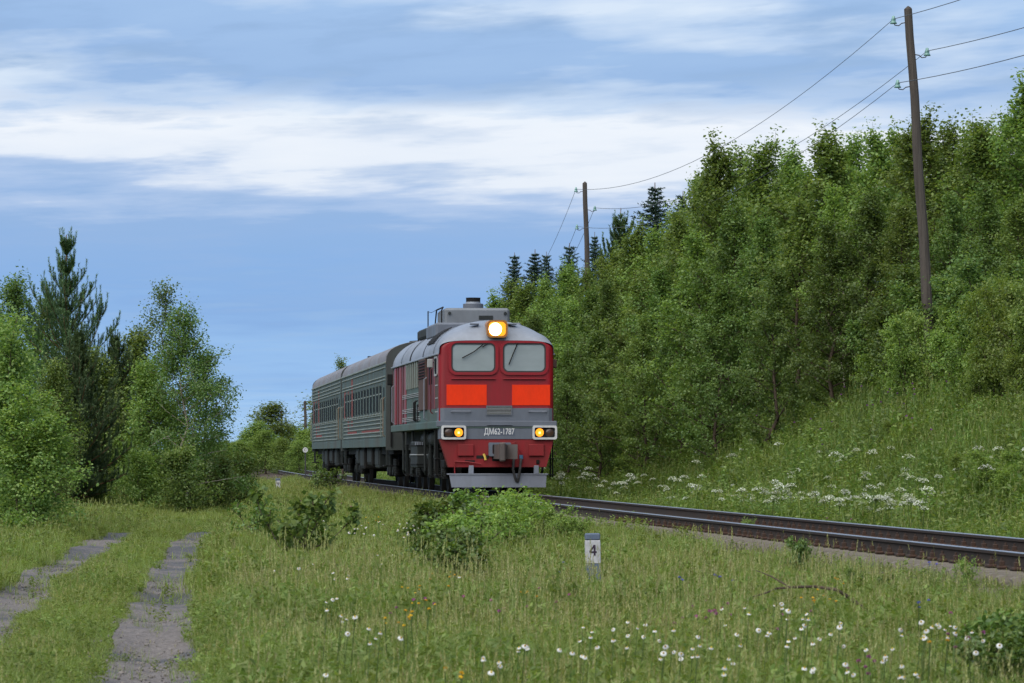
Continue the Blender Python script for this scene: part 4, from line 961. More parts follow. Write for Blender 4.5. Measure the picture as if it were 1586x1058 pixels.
    # low shrubs dotted over the bank
    for px, pt, pf, q in [(985, 640, 690, 0), (1240, 590, 660, 1), (1000, 655, 712, 0), (1385, 640, 690, 1), (1120, 640, 700, 0), (930, 690, 745, 0), (1550, 690, 790, 0), (1580, 720, 805, 2), (1500, 700, 790, 1), (880, 640, 720, 0), (1060, 690, 735, 0), (905, 655, 700, 2), (1200, 660, 705, 0), (1330, 680, 715, 2)]:
        b = hit(px, pf, 0, 46, omin=2.8); h = max(.4, ztop(pt, b.y) - b.z); k += 1
        place_tree('low_shrub', B[q], b, h / 3.0, k * 1.9, 'low shrub in the bank grass, ' + where(px), 'shrub', 'shrubs on the open bank', ('stems', 'foliage'), sxy=1.5)
    S = [spruce(10, 2.7, 41), spruce(10, 2.4, 42), spruce(10, 3.0, 43)]
    for i, (px, py, Y) in enumerate([(797, 388, 228), (822, 383, 222), (851, 387, 206), (886, 373, 198), (923, 356, 176), (1017, 278, 158), (1047, 292, 165), (873, 405, 214)]):
        b = at(px, Y); h = ztop(py, Y) - b.z
        place_tree('spruce_tree', S[i % 3], b, h / 10.1, i * 1.3, 'dark pointed spruce rising above the leafy wood', 'tree', 'spruce tops above the wood', sxy=(1.2, 1.5, 1.0, 1.35, 1.1, 1.45, 1.15, 1.3)[i], tilt=.03 * math.sin(i * 2.3))
    p = pine(11, 2.3, 45, per=26, w=.04, nl=.14, whorl=.24)
    b = at(960, 160); place_tree('pine_tree', p, b, (ztop(312, 160) - b.z) / 11.3, 1.0, 'tall loose pine rising from the wood beside the spruce tops')
    # the far clump beyond the train
    F = broadleaf(5.0, 1.5, .06, 40, 8000, .11, 51, 'leaf', 'bark', .8, clump=.2)
    for i, (px, py, Y) in enumerate([(425, 626, 262), (400, 655, 258), (450, 660, 268), (470, 668, 250), (380, 672, 262), (492, 660, 246), (412, 668, 250), (438, 680, 244), (462, 684, 240), (372, 686, 250), (500, 640, 262), (520, 600, 268)]):
        b = at(px, Y); h = ztop(py, Y) - b.z
        place_tree('far_tree', F, b, h / 5.1, i * 1.1, 'small distant leafy tree in the clump beyond the last coach', 'tree', 'far clump beyond the train', sxy=1.9)
    for i in range(26):
        px = 330 + i * 6.5; Y = 620 + (i * 37 % 90); b = at(px, Y); h = ztop(681 + (i * 5 % 7), Y) - b.z
        place_tree('distant_tree', F, b, h / 5.1, i * 1.1, 'hazy tree of the wood on the horizon', 'tree', 'wood on the horizon', sxy=1.6)
    b = at(530, 196); place_tree('leafy_tree', P[1], b, (ztop(553, 196) - b.z) / 8.25, .3, 'leafy treetop showing above the roofs where the two coaches meet')
build_wood()

# ------------------------------------------------------------------ trees on the left
def build_left():
    def T(name, me, px, py, Y, h0, label, rz=0, sxy=1.0, names=('trunk', 'crown'), cat='tree', tilt=0, group=None):
        b = at(px, Y); h = ztop(py, Y) - b.z; return place_tree(name, me, b - Vector((0, 0, .05)), h / h0, rz, label, cat, group, names, sxy, tilt)
    T('pine_tree', pine(7.2, 1.75, 61, per=64, w=.014, nl=.085), 104, 346, 100, 7.45, 'tall young pine whose candle-like leader tops the left-hand trees', sxy=1.0)
    T('pine_tree', pine(4.6, 1.4, 62, per=80, w=.013, nl=.085), 178, 505, 98, 4.85, 'smaller pine with upright shoots between the tall pine and the birches', 1.2)
    T('pine_tree', pine(4.2, 1.3, 63, per=80, w=.013, nl=.085), 122, 500, 92, 4.45, 'short bushy pine standing in front of the tall pine', 2.2)
    b1 = broadleaf(5.8, 1.35, .10, 34, 9500, .07, 64, 'leaf_birch', 'bark_birch', .75, top_sparse=.8, clump=.13, droop=.3, r0=.05)
    T('birch_tree', b1, 253, 432, 101, 5.95, 'birch with a sparse see-through top behind the forked birch', .6)
    b2 = broadleaf(5.2, 1.65, .12, 44, 15000, .068, 65, 'leaf_birch', 'bark_birch', .7, top_sparse=.55, clump=.12, droop=.25, r0=.045, skew=(.4, 0))
    T('birch_tree', b2, 284, 476, 95, 5.3, 'birch with pale slim trunk and wide crown at the edge of the trees', .2, 1.05)
    b3 = broadleaf(4.4, 1.45, .06, 42, 12500, .068, 66, 'leaf_birch', 'bark', .7, top_sparse=.3, clump=.12, droop=.25)
    T('birch_tree', b3, 318, 545, 98, 4.5, 'low birch reaching out over the meadow beside the old track', 1.9, 1.1)
    d1 = broadleaf(4.6, 1.5, .05, 46, 15000, .075, 67, 'leaf', 'bark', .7, clump=.14)
    T('leafy_tree', d1, 205, 510, 100, 4.7, 'round leafy tree between the pines and the birches', .5)
    T('leafy_tree', d1, 232, 560, 96, 4.7, 'low leafy tree in front of the birches, its foliage reaching the ground', 2.5, 1.1)
    T('leafy_tree', d1, 150, 540, 97, 4.7, 'leafy tree filling the gap below the tall pine', 3.6, 1.1)
    b4 = broadleaf(6.0, 1.8, .06, 48, 15000, .075, 68, 'leaf_birch', 'bark', .8, clump=.15)
    T('leafy_tree', b4, 28, 428, 106, 6.1, 'dark leafy tree behind the willow, to the left of the tall pine', .5)
    T('leafy_tree', b4, 66, 455, 108, 6.1, 'dark leafy tree just behind the trunk of the tall pine', 2.9, .9)
    T('leafy_tree', b4, -30, 440, 104, 6.1, 'dark leafy tree at the outer end of the left-hand trees', 1.9)
    w1 = broadleaf(4.3, 1.5, .04, 50, 15500, .078, 69, 'leaf', 'bark', .7, stems=3, spread=.9, clump=.15, low=.7)
    T('willow_tree', w1, 30, 475, 76, 4.35, 'bright large-leaved willow bush-tree nearest the wheel tracks', .3, 1.0)
    T('willow_tree', w1, -30, 470, 72, 4.35, 'bright large-leaved willow at the outer edge, cut by the frame', 2.3, 1.0)
    T('willow_tree', w1, 40, 580, 68, 4.35, 'smaller bright willow in front of the larger willow', 4.3, 1.3)
    T('leafy_tree', d1, 85, 560, 90, 4.7, 'leafy sapling between the willow and the short pine', 5.1, .9)
    us = broadleaf(2.2, 1.1, .02, 34, 7000, .07, 70, 'leaf', 'bark', .6, stems=3, spread=.8, clump=.12)
    for i, (px, py, Y) in enumerate([(60, 690, 92), (100, 680, 95), (140, 690, 93), (180, 670, 96), (215, 690, 92), (250, 690, 95), (300, 680, 93), (330, 690, 97), (350, 690, 101), (270, 660, 98)]):
        T('undergrowth_bush', us, px, py, Y, 2.25, 'dark bush of the undergrowth at the foot of the left-hand trees', i * 1.3, 1.05, ('stems', 'foliage'), 'bush', 0, 'undergrowth below the left-hand trees')
build_left()

# ------------------------------------------------------------------ meadow bushes
def build_bushes():
    A = broadleaf(1.0, .70, .03, 34, 1250, .098, 81, 'leaf_dark', 'bark', .6, stems=7, spread=.85, clump=.05, low=.8, twig=3)
    b = hit(455, 880, 0); place_tree('bush', A, b, 1.0, .4, 'dark broad-leaved bush with spreading branches alone in the meadow', 'bush', None, ('stems', 'foliage'), 1.0)
    A2 = broadleaf(.8, .45, .03, 24, 700, .07, 82, 'herb', 'bark', .6, stems=4, spread=.4, clump=.06, low=.8)
    b = hit(392, 845, 0); place_tree('bush', A2, b, .9, 1.4, 'small blue-green bush just behind the dark meadow bush', 'bush', None, ('stems', 'foliage'))
    C = [broadleaf(1.1, .6, .02, 30, 2600, .06, 83, 'leaf_bright', 'bark', .6, stems=6, spread=.55, clump=.07, low=.8), broadleaf(1.1, .6, .02, 30, 2200, .085, 84, 'herb', 'bark', .6, stems=5, spread=.55, clump=.07, low=.8)]
    for i, (px, pt, pf, q, dark) in enumerate([(690, 812, 915, 1, 0), (735, 785, 905, 0, 0), (700, 772, 880, 1, 0), (770, 752, 860, 0, 0), (815, 760, 850, 0, 0), (860, 778, 850, 0, 0), (745, 758, 850, 1, 0), (662, 845, 905, 1, 0), (800, 785, 870, 0, 0), (885, 795, 852, 0, 0), (725, 835, 925, 1, 0), (660, 800, 870, 1, 0), (840, 800, 862, 0, 0)]):
        b = hit(px, pf, 0); h = max(.4, ztop(pt, b.y) - b.z)
        place_tree('bush', C[q], b, h / 1.1, i * 1.7, 'bright green bush in the thicket between the meadow and the locomotive', 'bush', 'thicket in front of the locomotive', ('stems', 'foliage'), 1.15)
    for i, (px, pt, pf, q) in enumerate([(1555, 940, 1075, 1), (1510, 970, 1085, 1), (1580, 985, 1090, 1)]):
        b = hit(px, pf, 0); h = max(.3, ztop(pt, b.y) - b.z)
        place_tree('leafy_weed', C[q], b, h / 1.1, i * 1.7, 'leafy clover-like weed clump among the daisies below the rails', 'plant', 'leafy weeds among the daisies', ('stems', 'foliage'), 1.1)
    for i, (px, pt, pf, q) in enumerate([(490, 722, 748, 1), (512, 728, 752, 1)]):
        b = hit(px, pf, 0); b = at(px, min(b.y, 136)); h = .75
        place_tree('bush', A2, b, 1.1, i * 1.7, 'small dark bush at the rails beside the last coach', 'bush', 'bushes by the rails at the last coach', ('stems', 'foliage'), 1.1)
    # low yellow-green stonecrop cushions on the ballast
    for i, (px, pf) in enumerate([(945, 806), (965, 812), (985, 815), (1008, 818), (930, 802)]):
        b = hit(px, pf, 0); b.z += .06
        place_tree('cushion_plant', C[0], b, .22, i * 1.7, 'low yellow-green cushion plant on the ballast beside the near rail', 'plant', 'cushion plants on the ballast', ('stems', 'foliage'), 1.4)
    # young plants on the ballast and by the post
    for i, (px, pt, pf, q) in enumerate([(928, 778, 806, 1), (1160, 800, 840, 0), (1240, 830, 905, 1), (1500, 860, 930, 0), (1330, 880, 935, 1), (1370, 885, 935, 1), (1180, 805, 838, 1)]):
        b = hit(px, pf, 0); h = max(.2, ztop(pt, b.y) - b.z)
        place_tree('weed', C[q], b, h / 1.1, i * 2.7, 'thin upright weed growing beside the near rail', 'plant', 'weeds beside the near rail', ('stems', 'foliage'), .6)
    # bent dead branch
    b = hit(1340, 955, .05); b.y *= .91; pts = []
    for px, py in [(1345, 950), (1322, 930), (1295, 913), (1265, 909), (1230, 909), (1205, 912), (1185, 918), (1165, 924)]:
        pts.append(((px - CX)/FP*b.y, b.y + .1*math.sin(px*.1), ztop(py, b.y)))
    mb = MB().tube(pts, [.018, .017, .015, .013, .012, .010, .008, .005], 6)
    d = part('dead_branch', mb, M['bark']); tag(d, 'bent dead brown branch arching over the meadow grass', 'branch')
    tw = [((1222 - CX)/FP*b.y, b.y, ztop(909, b.y)), ((1195 - CX)/FP*b.y, b.y+.05, ztop(893, b.y)), ((1172 - CX)/FP*b.y, b.y+.1, ztop(884, b.y))]
    part('twig', MB().tube(tw, [.008, .006, .003], 5), M['bark'], d)
build_bushes()

# ------------------------------------------------------------------ grass and flowers
def blades(n, rad, h0, h1, w, lean, seed, seedheads=0, curve=.5):
    """grass tuft: n bent tapering blades, some stems with seed heads"""
    r = np.random.default_rng(seed); V = []; Q = []; T = []; tint = []
    def add_blade(b, h, w, d, bend, t, seg=3):
        o = len(V); sd = np.array([-d[1], d[0], 0])
        for k in range(seg):
            u = k / seg; c = b + d * bend * h * u ** 1.8 + np.array([0, 0, h * (u - .12 * bend * u * u)]); ww = w * (1 - .55 * u)
            V.append(c - sd * ww / 2); V.append(c + sd * ww / 2); tint.extend([t, t])
        V.append(b + d * bend * h + np.array([0, 0, h * (1 - .22 * bend)])); tint.append(t)
        for k in range(seg - 1): Q.append((o+2*k, o+2*k+1, o+2*k+3, o+2*k+2))
        T.append((o+2*seg-2, o+2*seg-1, o+2*seg)); return V[-1]
    for i in range(n):
        a = r.uniform(0, 6.283); rr = rad * math.sqrt(r.uniform()); b = np.array([rr * math.cos(a), rr * math.sin(a), -.03]); a2 = r.uniform(0, 6.283); d = np.array([math.cos(a2), math.sin(a2), 0])
        add_blade(b, r.uniform(h0, h1), w * r.uniform(.7, 1.3), d, lean * r.uniform(.2, 1.6), r.uniform(0, .66))
    for i in range(seedheads):
        a = r.uniform(0, 6.283); rr = rad * math.sqrt(r.uniform()); b = np.array([rr * math.cos(a), rr * math.sin(a), -.03]); a2 = r.uniform(0, 6.283); d = np.array([math.cos(a2), math.sin(a2), 0]); h = h1 * r.uniform(.95, 1.3); t = r.uniform(.66, .86)
        tip = add_blade(b, h, w * .55, d, lean * .5, r.uniform(.5, .74), 2)
        for k in range(7):
            u = k / 7; p = tip - np.array([0, 0, .10 * h * 2 * (1 - u) * .7]); a3 = r.uniform(0, 6.283); e = p + np.array([math.cos(a3) * .018 * (1.3 - u), math.sin(a3) * .018 * (1.3 - u), .028]); o = len(V); sd = np.array([-math.sin(a3), math.cos(a3), 0]) * max(w * .6, .004)
            V.extend([p - sd, p + sd, e]); tint.extend([t] * 3); T.append((o, o+1, o+2))
    return np_mesh('tuft', np.array(V), [np.array(Q), np.array(T)], np.array(tint))
def herb_tuft(n, rad, h, leaf, seed):
    r = np.random.default_rng(seed); C = []; mb = MB()
    for i in range(n):
        a = r.uniform(0, 6.283); rr = rad * math.sqrt(r.uniform()); b = np.array([rr*math.cos(a), rr*math.sin(a), 0]); hh = h * r.uniform(.6, 1.1); tip = b + np.array([r.normal()*.06, r.normal()*.06, hh])
        for u in np.linspace(.12, 1, 15): a2 = r.uniform(0, 6.283); C.append(b + (tip-b)*u + np.array([math.cos(a2), math.sin(a2), 0]) * leaf * .55 * (1.2 - .6*u))
    C = np.array(C); V, F = leaf_quads(C, leaf, .2, seed, .38); return np_mesh('herb', V, [F], np.repeat(r.uniform(0, .62, len(C)), 4))
def instancer(name, pts, rot, scl, idx, meshes, mat, kind='stuff'):
    """tufts scattered on real ground points; one 'stuff' object"""
    col = bpy.data.collections.new(name + '_source')
    for k, me in enumerate(meshes):
        me.materials.clear(); me.materials.append(mat)
        col.objects.link(bpy.data.objects.new('%s_source_%02d' % (name, k), me))
    me = bpy.data.meshes.new(name); me.vertices.add(len(pts)); me.vertices.foreach_set('co', np.asarray(pts, np.float32).ravel())
    for an, ty, vals, key in (('rot', 'FLOAT_VECTOR', rot, 'vector'), ('scl', 'FLOAT_VECTOR', scl, 'vector'), ('idx', 'INT', idx, 'value')):
        at_ = me.attributes.new(an, ty, 'POINT'); at_.data.foreach_set(key, np.asarray(vals, np.int32 if ty == 'INT' else np.float32).ravel())
    me.update(); o = link(name, me, mat)
    ng = bpy.data.node_groups.new(name, 'GeometryNodeTree'); ng.interface.new_socket('Geometry', in_out='INPUT', socket_type='NodeSocketGeometry'); ng.interface.new_socket('Geometry', in_out='OUTPUT', socket_type='NodeSocketGeometry')
    N, L = ng.nodes, ng.links; gi = N.new('NodeGroupInput'); go = N.new('NodeGroupOutput'); ip = N.new('GeometryNodeInstanceOnPoints'); ci = N.new('GeometryNodeCollectionInfo')
    ci.inputs['Collection'].default_value = col; ci.inputs['Separate Children'].default_value = True; ci.inputs['Reset Children'].default_value = True
    def na(nm, ty): n = N.new('GeometryNodeInputNamedAttribute'); n.data_type = ty; n.inputs['Name'].default_value = nm; return n.outputs['Attribute']
    L.new(gi.outputs[0], ip.inputs['Points']); L.new(ci.outputs[0], ip.inputs['Instance']); ip.inputs['Pick Instance'].default_value = True
    L.new(na('idx', 'INT'), ip.inputs['Instance Index']); er = N.new('FunctionNodeEulerToRotation'); L.new(na('rot', 'FLOAT_VECTOR'), er.inputs[0]); L.new(er.outputs[0], ip.inputs['Rotation']); L.new(na('scl', 'FLOAT_VECTOR'), ip.inputs['Scale'])
    L.new(ip.outputs[0], go.inputs[0]); md = o.modifiers.new('scatter', 'NODES'); md.node_group = ng
    return tag(o, kind=kind)
def offs(X, Y): return (X - Xc(Y)) * .994
def scatter(n, y0, y1, margin, power=1.0):
    u = rng.uniform(0, 1, n); Y = (y0 ** power + u * (y1 ** power - y0 ** power)) ** (1 / power); half = .1305 * Y + margin; X = rng.uniform(-1, 1, n) * half; return X, Y
def rut_d(X, Y): return np.abs(np.abs(X - road_x(Y)) - .76)
def build_grass():
    PB = hit(919, 902, 0.0)          # the numbered post: grass around it is trodden short
    near = [blades(16, .10, .12, (.38, .44, .34, .52, .46)[i], .005, .5, 100+i, (0, 0, 0, 1, 1)[i]) for i in range(5)] + [blades(14, .09, .10, .26, .005, .7, 110), herb_tuft(5, .10, .26, .055, 120), herb_tuft(4, .12, .34, .07, 121)]
    mid = [blades(20, .20, .16, .42, .009, .55, 130+i, (0, 0, 0, 2)[i]) for i in range(4)] + [herb_tuft(6, .18, .34, .075, 140)]
    far = [blades(26, .40, .18, .46, .017, .55, 150+i, (0, 1, 3)[i]) for i in range(3)] + [herb_tuft(9, .35, .36, .10, 160)]
    def put(name, n, y0, y1, power, meshes, mat, weights, keep, sc=(.75, 1.25), margin=2.5):
        X, Y = scatter(n, y0, y1, margin, power); o = offs(X, Y); k = keep(X, Y, o); X, Y, o = X[k], Y[k], o[k]
        Z = ground(X, Y); Z = np.where((o > -3.3) & (o < 0), np.maximum(Z, np.interp(-o, [1.1, 1.5, 1.9, 2.6, 3.3], [-.265, -.305, -.37, -.50, -.64])), Z); m = len(X); cl = vnoise(X, Y, 1.6); cl2 = vnoise(X + 91, Y + 17, 5.0)
        rd = rut_d(X, Y); mid_strip = np.abs(X - road_x(Y)) < .5
        post_gap = 1 - .82 * np.exp(-((X - PB.x / PB.y * Y) / .30) ** 4) * sm(PB.y - 9, PB.y - 3, Y) * (Y < PB.y + .4)
        hh = rng.uniform(*sc, m) * (.42 + .85 * cl) * post_gap * np.where(o < 0, np.where(Y < 46, .90, .84), 1.0) * np.where((rd < .62) & (o < -3), .62, 1.0) * np.where(mid_strip, .62, 1.0) * np.where((o < 0) & (o > -3.2), .78, 1.0)
        w = np.array(weights, float); idx = rng.choice(len(meshes), m, p=w / w.sum())
        # patches: drier seedy grass where the slow noise is high
        dry = (cl2 > .60) & (o < 0) & (rng.uniform(0, 1, m) < .2); idx = np.where(dry & (idx < 4), np.minimum(len(meshes) - 1, np.array([len(meshes) - 2 if len(meshes) < 6 else 4] * m)), idx)
        rot = np.stack([rng.normal(0, .10, m), rng.normal(0, .10, m), rng.uniform(0, 6.283, m)], -1); scl = np.stack([hh ** .5, hh ** .5, hh], -1)
        o_ = instancer(name, np.stack([X, Y, Z], -1), rot, scl, idx, meshes, mat)
        return o_
    left_ok = lambda X, Y, o: (o < -1.38) & ((rut_d(X, Y) > .25 + .17 * vnoise(X * 2, Y, .45)) | (rng.uniform(0, 1, len(X)) < .025) | (Y > 72 + 6 * vnoise(X, Y, 1.5)) & (Y < 135))
    thin = lambda X, Y, o: ((o < -3.6) | (rng.uniform(0, 1, len(X)) < np.clip((-o - np.where(Y > 60, 1.3, 1.4)) / np.where(Y > 60, 1.3, 1.6), .12, 1) ** 1.0 * (.55 + 1.1 * (vnoise(X, Y, 1.3) > .5))))
    put('meadow_grass', 78000, 15, 44, 1.6, near, M['grass'], (3, 3, 3, 1.7, 1.1, 2.8, 1.2, 1.0), lambda X, Y, o: left_ok(X, Y, o) & thin(X, Y, o))
    put('meadow_grass', 62000, 42, 82, 1.6, mid, M['grass'], (3, 3, 3, 2, 1), lambda X, Y, o: left_ok(X, Y, o) & thin(X, Y, o))
    put('meadow_grass', 60000, 80, 190, 1.5, far, M['grass'], (3, 3, 2, 1), lambda X, Y, o: left_ok(X, Y, o) & (o < -1.4), margin=3)
    tag(bpy.data.objects['meadow_grass'], 'tall uneven meadow grass with seed heads near the daisies', 'grass')
    tag(bpy.data.objects['meadow_grass.001'], 'meadow grass around the bushes and numbered post', 'grass')
    tag(bpy.data.objects['meadow_grass.002'], 'meadow grass running back to the trees and coaches', 'grass')
    bank = [blades(24, .32, .30, .70, .015, .5, 170+i, (0, 3, 5)[i]) for i in range(3)] + [herb_tuft(10, .30, .55, .085, 180), herb_tuft(12, .34, .75, .10, 181)]
    b = put('bank_grass', 95000, 34, 190, 1.4, bank, M['bank_grass'], (3, 3, 2, 2, 2), lambda X, Y, o: (o > 2.3) & (o < 15), (.6, 1.15), margin=4)
    tag(b, 'tall lush grass and herbs on the bank beyond the rails', 'grass')
    # stones on the ballast shoulders and on the wheel tracks
    st = []
    for q in range(4):
        r = np.random.default_rng(200+q); V = unit(r.normal(size=(14, 3))) * r.uniform(.6, 1.1, (14, 1)) * np.array([1, .8, .6])
        import bmesh
        bm = bmesh.new(); [bm.verts.new(v) for v in V]; bmesh.ops.convex_hull(bm, input=bm.verts); me = bpy.data.meshes.new('stone'); bm.to_mesh(me); bm.free(); st.append(me)
    n = 34000; Y = (26 ** 1.2 + rng.uniform(0, 1, n) * (95 ** 1.2 - 26 ** 1.2)) ** (1/1.2); o = np.where(rng.uniform(0, 1, n) < .75, rng.uniform(-3.1, -1.0, n), rng.uniform(-.7, .7, n)); X = Xc(Y) + o
    zb = np.interp(np.abs(o), [0, 1.1, 1.5, 1.9, 2.6, 3.3], [-.25, -.265, -.305, -.37, -.50, -.64]); s_ = rng.uniform(.018, .045, n)
    g = instancer('ballast_gravel', np.stack([X, Y, zb], -1), rng.uniform(0, 6.28, (n, 3)), np.stack([s_, s_, s_], -1), rng.integers(0, 4, n), st, M['stone']); tag(g, 'loose crushed stone of the railway ballast', 'gravel')
    n = 9000; Y = (14 ** 1.0 + rng.uniform(0, 1, n) * 56); sd = rng.choice([-1, 1], n); X = road_x(Y) + sd * .76 + rng.normal(0, .22, n); s_ = rng.uniform(.006, .02, n) * (1 + (rng.uniform(0, 1, n) < .04))
    g = instancer('path_gravel', np.stack([X, Y, ground(X, Y) + .02], -1), rng.uniform(0, 6.28, (n, 3)), np.stack([s_, s_, s_ * .8], -1), rng.integers(0, 4, n), [m.copy() for m in st], M['path_stone']); tag(g, 'small loose stones lying in the wheel tracks', 'gravel')
build_grass()

def build_flowers():
    r = np.random.default_rng(300)
    def stem(h, bend): return MB().tube([(0, 0, 0), (bend*.3, 0, h*.5), (bend, 0, h)], [.003, .0026, .002], 4).mesh('stem')
    protos = []
    def daisy(h, tilt, rad):
        n = 15; V = []; F = []; T = []
        for k in range(n):
            a = 6.283*k/n; d = np.array([math.cos(a), math.sin(a), 0]); s = np.array([-math.sin(a), math.cos(a), 0]); w = rad*.19; o = len(V)
            for u, ww, z in ((.25, .5, .002), (.7, 1, .004), (1.0, .55, -.003)): V += [d*rad*u - s*w*ww + [0, 0, z], d*rad*u + s*w*ww + [0, 0, z]]
            F += [(o, o+1, o+3, o+2), (o+2, o+3, o+5, o+4)]; T += [r.uniform()] * 6
        pet = np_mesh('petals', np.array(V), [np.array(F)], np.array(T)); pet.materials.append(M['petal_white'])
        disc = MB().lathe([(rad*.34, -.002), (rad*.31, .006), (rad*.18, .011), (0, .012)], 10).mesh('disc', True); disc.materials.append(M['disc_yellow'])
        st = stem(h, .03); st.materials.append(M['stem']); return (st, pet, disc, h, tilt)
    D = [daisy(.44, .35, .013), daisy(.50, .8, .0155), daisy(.42, 1.15, .0145), daisy(.47, .15, .0125)]
    def put_daisy(px, py, q, label, group):
        st, pet, disc, h, tilt = D[q]; sc = r.uniform(.85, 1.15); b = hit(px, py, h*sc, 13)
        R = empty('daisy', b, label, 'flower', group, r.uniform(-.8, .8)); R.scale = (sc,) * 3
        link('stem', st, None, R); hd = link('petals', pet, None, R); hd.location = (.03, 0, h); hd.rotation_euler = (tilt * r.uniform(.6, 1.2), r.uniform(-.4, .4), 0); link('disc', disc, None, hd)
    lr = ('white oxeye daisy with yellow disc in the meadow below the rails', 'daisies in the right-hand meadow')
    cl = [(1195, 990), (1215, 985), (1150, 985), (1240, 965), (1205, 945), (1275, 1000), (1300, 970), (1425, 970), (1440, 975), (1410, 985), (1020, 990), (1010, 1020), (1045, 1015), (975, 975), (1125, 960), (1350, 1020), (1290, 1030), (1120, 1030), (900, 985), (945, 1000), (880, 1010), (790, 1005), (760, 1035), (1480, 985), (1520, 1000), (1400, 1040), (1240, 1040), (1080, 1000)]
    n = 0
    for cx, cy in cl:
        for _ in range(r.integers(2, 6)): put_daisy(cx + r.normal() * 16, min(1052, cy + r.normal() * 9), int(r.integers(0, 4)), *lr); n += 1
    ll = ('white oxeye daisy in the loose group beside the wheel track', 'daisies beside the wheel track')
    for px, py in [(501, 934), (509, 931), (518, 927), (499, 946), (541, 958), (531, 963), (524, 965), (530, 984), (563, 975), (580, 982), (575, 990), (613, 990), (566, 1000), (496, 1050), (706, 895), (520, 955)]: put_daisy(px, py, int(r.integers(0, 4)), *ll)
    lb = ('white daisy among the bushes halfway to the train', 'daisies near the bushes')
    for cx, cy, k in [(575, 815, 6), (615, 818, 9), (640, 826, 6), (475, 818, 4), (545, 830, 4), (655, 845, 3), (590, 862, 3), (520, 895, 4), (450, 880, 3)]:
        for _ in range(k): put_daisy(cx + r.normal() * 14, cy + r.normal() * 5, int(r.integers(0, 4)), *lb)
    # round flower heads: clover, thistle, bellflowers, yellow buttons
    def head(kind, rad, h, mat, n=26):
        C = unit(r.normal(size=(n, 3))) * rad * .6; C[:, 2] = np.abs(C[:, 2]) * 1.1; V, F = leaf_quads(C, rad * .95, .4, 7, .5); me = np_mesh('flower_head', V, [F], np.repeat(r.uniform(0, 1, n), 4)); me.materials.append(M[mat]); st = stem(h, .02); st.materials.append(M['stem']); return st, me, h
    H = {'clover': head('clover', .016, .36, 'clover'), 'thistle': head('thistle', .028, 1.0, 'thistle'), 'bellflower': head('bell', .016, .42, 'bell_blue'), 'buttercup': head('buttercup', .013, .40, 'yellow', 14)}
    def put_head(nm, px, py, label, group, sc=1.0, y0=14):
        st, me, h = H[nm]; k = sc * r.uniform(.85, 1.15); b = hit(px, py, h * k, y0, omin=3.0 if nm == 'thistle' else None); R = empty(nm + '_flower', b, label, 'flower', group, r.uniform(0, 6)); R.scale = (k,) * 3
        link('stem', st, None, R); o = link('flower_head', me, None, R); o.location = (.02, 0, h)
    for cx, cy, k, sp in [(1080, 955, 8, 22), (1110, 950, 6, 15), (660, 935, 3, 15), (790, 945, 3, 20), (850, 930, 3, 20), (1490, 985, 6, 25), (1340, 1030, 6, 25), (605, 945, 2, 8), (1550, 960, 4, 15), (1250, 960, 4, 30), (740, 940, 2, 20)]:
        for _ in range(k): put_head('clover', cx + r.normal() * sp, min(1050, cy + r.normal() * 9), 'pink clover head in the near meadow grass', 'clover heads')
    for cx, cy, k, sp in [(690, 895, 8, 12), (645, 915, 6, 12), (640, 945, 8, 14), (620, 960, 6, 14), (1255, 932, 8, 18), (1290, 905, 4, 12), (570, 805, 5, 12), (700, 1045, 4, 14), (1440, 1000, 3, 15), (820, 920, 4, 20)]:
        for _ in range(k): put_head('buttercup', cx + r.normal() * sp, min(1050, cy + r.normal() * 7), 'small yellow meadow flower on a thin stalk', 'yellow flowers')
    for cx, cy, k, sp in [(1445, 880, 3, 8), (1115, 890, 3, 8), (1430, 940, 3, 10), (1055, 895, 2, 5), (865, 878, 2, 4)]:
        for _ in range(k): put_head('bellflower', cx + r.normal() * sp, cy + r.normal() * 6, 'blue-violet bellflower between the post and the rails', 'bellflowers')
    for px, py in [(1307, 600), (1304, 613), (1335, 600), (1376, 608), (1380, 605), (1389, 612), (1400, 626), (1415, 596), (1416, 605), (1418, 612), (1405, 645), (1412, 650), (1255, 650), (1230, 655), (1288, 655), (1272, 667), (1345, 630), (1352, 628), (1440, 668), (1170, 645), (1150, 655), (1275, 690), (1467, 593), (1365, 625)]:
        put_head('thistle', px, py, 'purple thistle head standing above the bank grass', 'thistles on the bank', 1.0, 55)
    for px, py in [(530, 780), (542, 786), (467, 776), (1320, 805), (1332, 806), (1280, 803)]: put_head('clover', px, py, 'pale purple flower by the rails', 'purple flowers by the rails', 1.2)
    # umbels: stalk, spokes and a flat-topped head of small white clusters
    def umbel(h, rad, seed):
        q = np.random.default_rng(seed); st = MB(); st.tube([(0, 0, 0), (.02, 0, h*.5), (0, 0, h*.9)], [.006, .005, .004], 4); C = []
        for k in range(13):
            a = k * 2.399; d = rad * math.sqrt((k + .5) / 13); e = np.array([math.cos(a)*d, math.sin(a)*d, h - .55 * d * d / rad]); st.tube([(0, 0, h*.9), tuple(e)], .002, 3, False)
            for _ in range(7): C.append(e + q.normal(size=3) * rad * .12 * np.array([1, 1, .8]))
        C = np.array(C); V, F = leaf_quads(C, rad * .24, 2.5, seed, .9); me = np_mesh('umbel', V, [F], np.repeat(q.uniform(0, 1, len(C)), 4)); me.materials.append(M['umbel_white']); sm_ = st.mesh('stalk'); sm_.materials.append(M['stem']); return sm_, me, h
    U = [umbel(.72, .085, 310), umbel(.85, .10, 311), umbel(.62, .075, 312)]
